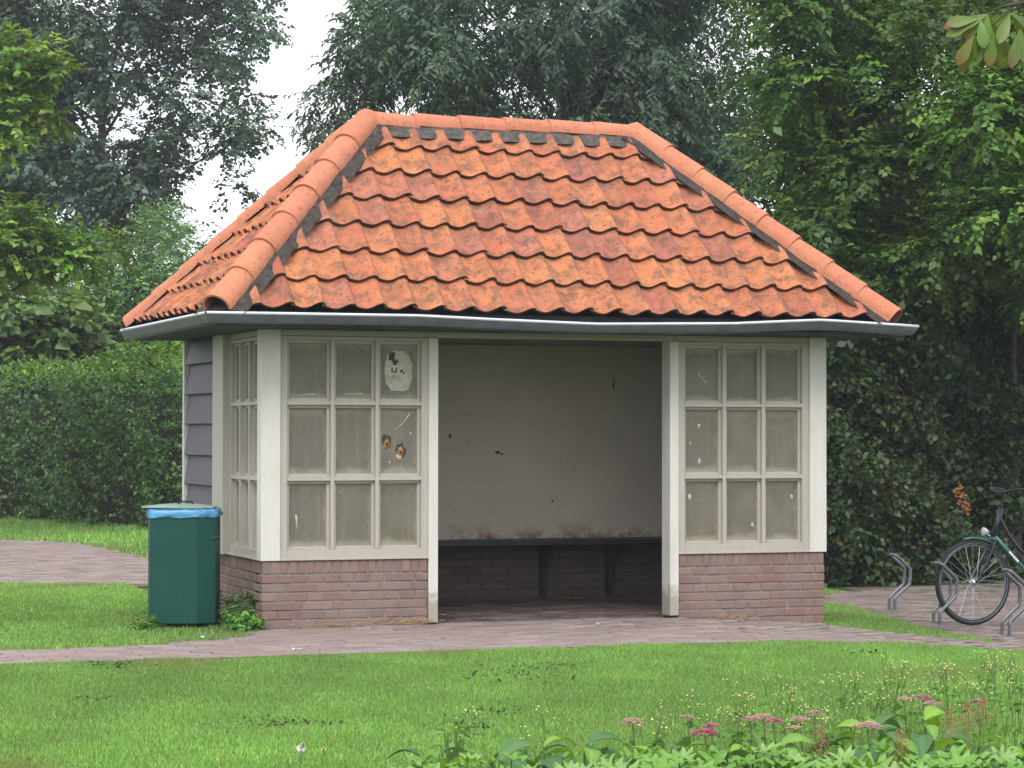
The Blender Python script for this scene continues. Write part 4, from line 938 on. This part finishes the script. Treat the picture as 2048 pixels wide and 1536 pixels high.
def lawn(name, label, x0, x1, y0, y1, dens, h0, wd, m=60, extra=None):
    n = int((x1-x0)*(y1-y0)*dens); x = rng.uniform(x0, x1, n); y = rng.uniform(y0, y1, n)
    Q = np.column_stack([x, y, Tn(x)+.03]); ok = (seen(Q, m) | (seen(Q, 480) & (rng.random(n) < .3))) & free(x, y)
    if extra is not None: ok &= extra(x, y)
    x, y = x[ok], y[ok]; h = h0*np.exp(rng.normal(0, .28, len(x)))*(1+.25*noise2(x, y, 4, 5)); h = np.clip(h, .012, .12)
    V, Cc = blades(x, y, h, wd*np.exp(rng.normal(0, .2, len(x)))); k = len(x); i = np.arange(k)[:, None]*5
    me = bpy.data.meshes.new(name)
    F4 = i+np.array([0, 1, 2, 3]); F3 = i+np.array([3, 2, 4]); Vf = V.reshape(-1, 3)
    me.vertices.add(len(Vf)); me.vertices.foreach_set('co', Vf.astype(np.float32).ravel())
    idx = np.concatenate([F4.ravel(), F3.ravel()]); me.loops.add(len(idx)); me.loops.foreach_set('vertex_index', idx.astype(np.int32))
    st = np.concatenate([np.arange(k)*4, 4*k+np.arange(k)*3]); me.polygons.add(2*k); me.polygons.foreach_set('loop_start', st.astype(np.int32)); me.update(calc_edges=True)
    a = me.color_attributes.new('col', 'FLOAT_COLOR', 'POINT'); a.data.foreach_set('color', np.hstack([Cc.reshape(-1, 3), np.ones((len(Vf), 1))]).astype(np.float32).ravel())
    me.materials.append(M['grass']); return tag(link(name, me), label, 'grass', kind='stuff')
lawn('lawn_grass', 'short mown bright green grass of the front lawn', -3.6, 5.2, -8.5, -1.75, 13000, .016, .0032, 70)
lawn('lawn_grass', 'short mown grass left of the shelter behind the litter bin', -3.2, .05, -1.3, 6.2, 6000, .021, .0055, 90)
lawn('lawn_grass', 'wedge of grass right of the shelter by the bicycle racks', 4.0, 7.6, -1.3, 7.5, 5000, .022, .0055, 90)
lawn('lawn_grass', 'far strip of grass in front of the clipped hedge', -6, 4.5, 7.5, 31, 900, .05, .014, 60)
# tufts and weeds against the walls
def tuft(name, label, x, y, n, r, h, pal, lw=.02, ll=.05):
    b = (x, y, T(x)); t = tag(empty(name, b), label, 'weed')
    bl = [(random.gauss(0, r*.5), random.gauss(0, r*.35), h*random.uniform(.3, .8), r*.5, h*.35) for _ in range(9)]
    crown('foliage', [sprig_cloud(bl, n, 5, .06, ll, lw, pal, .0, .3, .6)], M['bedleaf'], t)
    m = MB()
    for q in bl: m.tube([(q[0]*.3, q[1]*.3, 0), (q[0], q[1], q[2])], [.004, .002], 4, False)
    m.build('stem', M['stemgreen'], t)
M['stemgreen'] = simple('green_stem', (.10,.16,.04), .7, .2, 20)
tuft('low_weed', 'bright green round-leaved weed at the brick corner of the shelter', -.13, -.10, 900, .085, .075, [(.15,.33,.06),(.13,.29,.06),(.17,.35,.07)], .02, .026)
tuft('tall_weed', 'darker scraggly weed between litter bin and brick side wall', -.13, .24, 420, .09, .20, [(.08,.16,.04),(.07,.14,.03),(.11,.17,.05)], .012, .06)
tuft('low_weed', 'green weed tuft at the foot of the litter bin', -.74, .16, 260, .08, .045, [(.10,.21,.045),(.085,.19,.04)], .012, .05)
# dry straw blown against the brick wall
for i, (x, lab) in enumerate(((.95, 'wisp of dry straw at the foot of the left brick panel near the jamb'), (.5, 'thin wisp of dry straw along the left brick panel'), (3.35, 'wisp of dry straw at the foot of the right brick panel'))):
    m = MB()
    for k in range(46 if i == 0 else 26):
        a = random.gauss(0, .5); L = random.uniform(.04, .10); p = Vector((random.gauss(0, .12), random.gauss(-.03, .015), random.uniform(.004, .02 if i else .03))); d = Vector((math.cos(a)*L, math.sin(a)*L*.4, random.uniform(-.003, .025)))
        m.tube([p, p+d*.5+Vector((0, 0, .006)), p+d], .0016, 4, False)
    if 'straw' not in M: M['straw'] = simple('dry_straw', (.36,.25,.12), .9, .3, 30)
    tag(m.build('dry_straw', M['straw'], loc=(x, 0, T(x))), lab, 'straw', kind='stuff')
# dark clods of kicked-up turf on the lawn
M['clod'] = simple('dark_clod', (.030,.042,.020), 1, .4, 40, bd=.006)
for px, py, n, lab in ((1015,1353,16,'largest dark clod of turf in the middle of the lawn'), (1110,1333,9,'dark clod of turf nearest the paved path in mid lawn'), (995,1425,9,'dark clod of turf above the broad leaves'), (930,1453,7,'small dark clod of turf beside the tall pale-leaved weed'), (228,1330,9,'dark clod of turf at the path edge on the left'), (180,1398,6,'small dark clod of turf on the left of the lawn'), (535,1445,10,'dark clod of turf at lower left of the lawn'), (640,1447,7,'dark clod of turf near the dandelion clock'), (1730,1305,7,'dark clod of turf near the path on the right')):
    d = _f+RT*(px-1024)/FPX-UP*(py-768)/FPX; P = CAM-CAM[2]/d[2]*d; m = MB()
    for k in range(n*4):
        c_ = Vector((random.gauss(0, .011*n), random.gauss(0, .012*n), random.uniform(.010, .026))); d = Vector((random.gauss(0, 1), random.gauss(0, 1), random.uniform(-.2, .7))).normalized()*random.uniform(.015, .04); e = d.cross(Vector((random.gauss(0, .5), random.gauss(0, .5), 1))).normalized()*random.uniform(.004, .009)
        m.add([c_-d*.5, c_+e, c_+d*.5+Vector((0, 0, .004)), c_-e], [(0, 1, 2, 3)])
    tag(m.build('turf_clod', M['clod'], loc=(P[0], P[1], T(P[0])-.012)), lab, 'clod', 'dark clods on the lawn', 'stuff')
# litter
M['paper'] = simple('white_paper', (.7,.7,.68), .7, .1, 20)
for px, py, L, wd, lab in ((595,1298,.06,.025,'crumpled white wrapper on the path below the left windows'), (930,1193,.07,.012,'white paper strip inside the shelter left of the bench leg'), (1098,1186,.06,.014,'white paper strip inside the shelter by the bench leg'), (1196,1248,.03,.02,'white scrap on the path in front of the opening'), (885,1230,.05,.012,'pale stick of litter just inside the left jamb'), (405,1274,.03,.02,'white scrap beside the litter bin'), (285,1240,.02,.02,'tiny white scrap on the grass left of the litter bin')):
    d = _f+RT*(px-1024)/FPX-UP*(py-768)/FPX; P = CAM-(CAM[2]-.01)/d[2]*d; a = random.uniform(-.4, .4); n = 6; vs = []
    for i in range(n+1):
        for s in (-1, 1):
            u, v = (i/n-.5)*L, s*wd/2*random.uniform(.7, 1.2); vs.append((u*math.cos(a)-v*math.sin(a), u*math.sin(a)+v*math.cos(a), random.uniform(.001, .012)))
    o = MB().add(vs, [(2*i, 2*i+1, 2*i+3, 2*i+2) for i in range(n)]).build('litter_scrap', M['paper'], loc=(P[0], P[1], T(P[0])+.006)); tag(o, lab, 'litter', 'scraps of litter')
    s_ = o.modifiers.new('s', 'SOLIDIFY'); s_.thickness = .001
# ------------------------------------------------------------------ flower bed in the foreground
def leaf_mesh(name, L, Wd, col, lobes=0, cup=.2, droop=.35):
    """leaf along +x, base at the origin"""
    m = MB()
    if lobes:
        n = 36; vs = [(L*.15, 0, -.01)]; cs = [tuple(c*1.1 for c in col)]
        for ring_, f in ((1, .55), (2, 1.0)):
            for k in range(n):
                t = math.pi*(-.90+1.80*k/(n-1)); r = L*.62*f*(1+(.20 if ring_ == 2 else .05)*math.cos(lobes*t)+(random.uniform(-.05, .05) if ring_ == 2 else 0)); x, y = L*.15+r*math.cos(t), r*math.sin(t)
                z = f*f*L*(cup*.4*math.cos(lobes*t)-.10*math.cos(t))+.05*L*f; vs.append((x, y, z)); s_ = random.uniform(.85, 1.15); cs.append(tuple(c*s_ for c in col))
        b = len(m.v); m.v += vs; m.c += cs
        for k in range(n-1): m.f.append((0, 1+k, 2+k)); m.f.append((1+k, 1+n+k, 2+n+k, 2+k))
    else:
        rows = []
        for f, w_ in ((0, .05), (.08, .35), (.22, .78), (.4, 1), (.58, .95), (.75, .7), (.9, .34), (1, .03)):
            for q in (-1, -.5, 0, .5, 1):
                m.v.append((L*f, q*w_*Wd/2, abs(q)**1.5*w_*Wd*cup*.8-L*droop*f*f+L*.10*math.sin(3.14*f)+random.uniform(-.003, .003))); s_ = random.uniform(.9, 1.1)*(1.25 if q == 0 else 1); m.c.append(tuple(c*s_ for c in col))
            rows.append(len(m.v)-5)
        for a, b in zip(rows, rows[1:]):
            for q in range(4): m.f.append((a+q, a+q+1, b+q+1, b+q))
    return m.mesh(name, M['bedleaf'], True, True)
def dryout(c): return c
broad = [leaf_mesh('leaf', L, w_, c) for L, w_, c in ((.13, .075, (0.087,0.182,0.058)), (.15, .08, (0.102,0.210,0.065)), (.11, .065, (0.203,0.378,0.046)), (.14, .08, (0.072,0.154,0.058)), (.11, .06, (0.160,0.322,0.052)))]
lobed = [leaf_mesh('leaf', L, 0, c, lb, .3) for L, c, lb in ((.065, (.16,.33,.055), 7), (.075, (.19,.36,.075), 7), (.06, (.13,.29,.045), 5), (.07, (.24,.39,.12), 9))]
def plant(name, label, head, dep, meshes, n, rad_, h, group, stem=True):
    p = at(head[0], head[1], dep); b = Vector((p[0], p[1], T(p[0])-.012)); hz_ = p[2]-b.z; t = tag(empty(name, b), label, 'plant', group); st = MB()
    for k in range(n):
        a = 2.4*k+random.uniform(-.4, .4); f = math.sqrt((k+.5)/n); z = hz_*(1-.42*f*f)*random.uniform(.88, 1.04); pitch = .45-.95*f+random.gauss(0, .18)
        pos = Vector((math.cos(a)*rad_*f, math.sin(a)*rad_*f, z)); o = link('leaf', random.choice(meshes), t, pos); s_ = random.uniform(.8, 1.2); o.scale = (s_, s_, s_)
        o.rotation_euler = (random.gauss(0, .25), -pitch, a); st.tube([(pos.x*.12, pos.y*.12, 0), (pos.x*.7, pos.y*.7, z*.6), tuple(pos)], [.005, .004, .003], 5, False)
    st.build('stem', M['stemgreen'], t); return t
ORD = 'first second third fourth fifth sixth seventh eighth ninth tenth eleventh twelfth thirteenth fourteenth fifteenth sixteenth seventeenth eighteenth nineteenth twentieth'.split()
ORD += ['twenty-'+o for o in ORD[:9]]+['thirtieth']+['thirty-'+o for o in ORD[:9]]
GB = 'broad-leaved plants in the flower bed'
for (x, y), dep, lab in (((865,1500),8.3,'blue-green broad-leaved plant at the left end of the flower bed'), ((985,1500),8.0,'broad-leaved plant with large upright leaves at the bottom centre'), ((1075,1485),8.1,'broad-leaved plant right of the bottom centre, its dark leaves folded'), ((1160,1480),8.3,'broad-leaved plant under the leftmost pink flower head'), ((1330,1482),8.2,'yellow-green broad-leaved plant left of the deep pink flower'), ((1450,1480),8.0,'broad-leaved plant directly under the deep pink flower'), ((1545,1480),8.2,'broad-leaved plant below the row of small pale pink flowers'), ((1745,1440),8.6,'broad-leaved plant behind the large pale pink flower head'), ((1840,1425),8.9,'broad-leaved plant under the pink flowers farthest to the right'), ((1950,1480),8.2,'broad-leaved plant below the brown seed heads'), ((2035,1465),8.3,'broad-leaved plant cut by the right edge of the picture')):
    plant('broad_leaf_plant', lab, (x, y+6), dep, broad, 14, .13, .3, GB)
GL = 'low lobed-leaf plants at the bottom edge'
for i, x in enumerate((830, 920, 1010, 1110, 1200, 1290, 1380, 1470, 1550, 1640, 1720, 1810, 1900, 1990, 2060)):
    plant('lobed_leaf_plant', ORD[i]+' pale green lobed-leaf plant from the left along the bottom edge', (x, 1522+random.randint(-14, 10)), 7.5+random.uniform(-.2, .3), lobed, 15, .13, .2, GL)
for i, x in enumerate((1250, 1400, 1530, 1650, 1760, 1880, 1990)):
    plant('lobed_leaf_plant', ORD[i]+' pale green lobed-leaf plant from the left in the second row of the bed', (x, 1496+random.randint(-14, 12)), 7.9+random.uniform(-.2, .3), lobed, 14, .13, .2, 'second row of lobed-leaf plants')
M['pink'] = simple('pink_petals', (.50,.12,.24), .7, .3, 60); M['palepink'] = simple('pale_pink_petals', (.58,.30,.33), .7, .3, 60); M['deeppink'] = simple('deep_pink_petals', (.46,.05,.18), .7, .3, 60)
sed = [leaf_mesh('leaf', .05, .024, (.16,.27,.09), 0, .1, .1), leaf_mesh('leaf', .045, .02, (.13,.24,.09), 0, .1, .1)]
def sedum(label, head, dep, r, mat, group):
    p = at(head[0], head[1], dep); b = Vector((p[0], p[1], T(p[0])-.012)); h_ = p[2]-b.z; t = tag(empty('stonecrop', b), label, 'flower', group)
    MB().tube([(0, 0, 0), (.01, 0, h_*.6), (0, 0, h_)], [.005, .004, .003], 5, False).build('stem', M['stemgreen'], t)
    for k in range(9):
        a = 2.4*k; o = link('leaf', random.choice(sed), t, (0, 0, h_*(.25+.65*k/9))); o.rotation_euler = (0, -.5, a)
    m = MB()
    for k in range(int(70*(r/.035)**2)):
        a = random.uniform(0, 6.28); q = r*math.sqrt(random.random()); c_ = Vector((q*math.cos(a), q*math.sin(a), h_+.012-.25*q*q/r+random.uniform(-.006, .006))); s_ = random.uniform(.004, .007)
        for w_ in range(5):
            g_ = 6.283*w_/5+a; d = Vector((math.cos(g_), math.sin(g_), .5)); e = Vector((-math.sin(g_), math.cos(g_), 0)); m.add([c_, c_+d*s_*.6+e*s_*.4, c_+d*s_*1.2, c_+d*s_*.6-e*s_*.4], [(0, 1, 2, 3)])
    m.build('flower_head', M[mat], t)
for hd, dep, r, mt, lab in (((1265,1447),8.4,.030,'palepink','leftmost pink flower head, alone above folded broad leaves'), ((1410,1470),8.0,.032,'deeppink','largest deep magenta flower head in the flower bed'), ((1424,1457),8.1,.026,'pink','pink flower head just above the deep magenta one'), ((1375,1440),8.5,.020,'palepink','small pale pink flower head upper left of the magenta one'), ((1500,1442),8.4,.026,'palepink','pale pink flower head, first in the middle row'), ((1527,1438),8.5,.024,'palepink','pale pink flower head, second in the middle row'), ((1547,1447),8.4,.026,'pink','pink flower head, third in the middle row'), ((1600,1444),8.5,.026,'palepink','pale pink flower head left of the raised one'), ((1628,1432),8.6,.026,'palepink','raised pale pink flower head in the centre of the bed'), ((1588,1462),8.3,.020,'palepink','faded pink flower head low in the middle of the bed'), ((1735,1455),8.3,.040,'palepink','broad pale pink flower head on its own right of the middle'), ((1845,1400),9.2,.030,'pink','pink flower head highest up on the right'), ((1863,1412),9.1,.028,'palepink','pale pink flower head just below the highest one'), ((1808,1403),9.2,.020,'palepink','small pink flower head left of the highest one'), ((1955,1408),9.2,.022,'pink','pink flower head among the brown seed heads')):
    sedum(lab, hd, dep, r*1.3, mt, 'pink stonecrop flowers')
# airy yellow-flowered weeds
M['yellow'] = simple('yellow_florets', (.60,.54,.22), .7, .2, 50); M['brownseed'] = simple('brown_seed', (.27,.15,.08), .9, .35, 40)
wl_ = [leaf_mesh('leaf', .05, .026, (.13,.27,.05), 0, .1, .3)]
spots = [(1480,1370),(1560,1365),(1620,1380),(1680,1360),(1700,1395),(1740,1350),(1790,1345),(1850,1338),(1860,1365),(1900,1330),(1930,1350),(1950,1375),(1980,1345),(2010,1330),(2030,1360),(1580,1400),(1650,1410),(1520,1405),(1440,1415),(1390,1400),(1900,1390),(1750,1390),(1820,1380),(1300,1425),(1100,1430),(920,1425),(1040,1455),(1990,1300),(2040,1310),(1700,1330),(1780,1320),(1960,1320),(1340,1440),(1480,1430),(1570,1430),(1680,1430)]
for i, (x, y) in enumerate(sorted(spots)):
    dep = 8.9+(1440-y)*.014+random.uniform(-.2, .2); p = at(x, y, dep); b = Vector((p[0], p[1], T(p[0])-.012)); h_ = max(p[2]-b.z, .08)
    t = tag(empty('quickweed', b), ORD[i]+' airy yellow-flowered weed from the left between lawn and flower bed', 'weed', 'tiny yellow-flowered weeds'); st = MB(); fl = MB()
    for k in range(random.randint(3, 5)):
        a = random.uniform(0, 6.28); sp = random.uniform(.02, .09); e = Vector((math.cos(a)*sp, math.sin(a)*sp, h_*random.uniform(.75, 1.05))); md = Vector((e.x*.4, e.y*.4, e.z*.55)); st.tube([(0, 0, 0), md, e], [.0016, .0013, .001], 4, False)
        for q in range(3):
            e2 = e+Vector((random.gauss(0, .02), random.gauss(0, .02), random.uniform(.0, .03))); st.tube([md.lerp(e, .6), e2], .0008, 4, False); s_ = random.uniform(.0032, .0055)
            fl.add([e2+Vector(v)*s_ for v in ((1,0,0),(0,1,0),(-1,0,0),(0,-1,0),(0,0,.8),(0,0,-.6))], [(0,1,4),(1,2,4),(2,3,4),(3,0,4),(1,0,5),(2,1,5),(3,2,5),(0,3,5)])
        for q in (.3, .5, .65):
            o = link('leaf', wl_[0], t, md.lerp(e, q*.6) if q > .3 else md*.7); o.rotation_euler = (0, -.2, random.uniform(0, 6.28))
    st.build('stem', M['stemgreen'], t); tag(fl.build('flowers', M['yellow'], t), kind='stuff')
for (x, y), dep, lab in (((1935,1425),8.8,'feathery brown seed head beside the topmost pink flowers'), ((1900,1440),8.7,'feathery brown seed head, leftmost of the group on the right'), ((1965,1415),9.0,'feathery brown seed head nearest the right edge'), ((1800,1478),8.2,'low brown seed head in front of the right group'), ((1640,1470),8.2,'small brown seed head in the middle of the bed')):
    p = at(x, y-18, dep); b = Vector((p[0], p[1], T(p[0])-.012)); h_ = p[2]-b.z; t = tag(empty('seed_head', b), lab, 'plant', 'brown seed heads'); m = MB(); MB().tube([(0, 0, 0), (.005, 0, h_)], .002, 4, False).build('stem', M['brownseed'], t)
    for k in range(150):
        f = random.random(); z = h_-.09*f; q = .012+.045*f*random.random(); a = random.uniform(0, 6.28); c_ = Vector((q*math.cos(a), q*math.sin(a), z)); s_ = random.uniform(.002, .0045); m.add([c_+Vector(v)*s_ for v in ((1,0,0),(-.5,.8,0),(-.5,-.8,0),(0,0,1.2))], [(0,1,3),(1,2,3),(2,0,3)])
    tag(m.build('seeds', M['brownseed'], t), kind='stuff')
# dandelions
for px, py, mt, lab in ((600,1497,'paper','white dandelion clock on the lawn at the bottom left'), (645,1500,'yellow','yellow dandelion flower right of the white clock'), (604,1490,'yellow','yellow flower head just above the white dandelion clock')):
    p = at(px, py, 9.6); b = Vector((p[0], p[1], -.012)); h_ = max(p[2]+.012, .04); t = tag(empty('dandelion', b), lab, 'flower'); MB().tube([(0, 0, 0), (.004, 0, h_)], .002, 4, False).build('stem', M['stemgreen'], t); m = MB(); r_ = .017 if mt == 'paper' else .011
    for v in sph(90):
        v = Vector(v); v.z = abs(v.z) if mt == 'yellow' else v.z; c_ = Vector((.004, 0, h_)); e = v.orthogonal()*.0025; m.add([c_+v*r_*.3, c_+v*r_+e, c_+v*r_-e], [(0, 1, 2)])
    m.build('flower_head', M[mt], t)
# tall pale weed standing in the lawn
plant('tall_pale_weed', 'single tall pale-leaved weed standing in the lawn left of the bed', (905, 1445), 8.9, [sed[0], wl_[0]], 12, .05, .2, None)


# ------------------------------------------------------------------ haze volume, added to imitate the pale veil of lens glare
hzm = bpy.data.materials.new('haze_veil'); hzm.use_nodes = True; n_ = hzm.node_tree.nodes; n_.remove(n_['Principled BSDF'])
pv = n_.new('ShaderNodeVolumePrincipled'); pv.inputs['Color'].default_value = (.86, .92, 1, 1); pv.inputs['Density'].default_value = .0009; pv.inputs['Anisotropy'].default_value = .2
hzm.node_tree.links.new(pv.outputs[0], n_['Material Output'].inputs['Volume'])
tag(MB().box(-45, 60, -22, 72, -1.6, 16).build('haze', hzm), 'thin pale haze added to imitate lens glare', 'haze', kind='stuff')
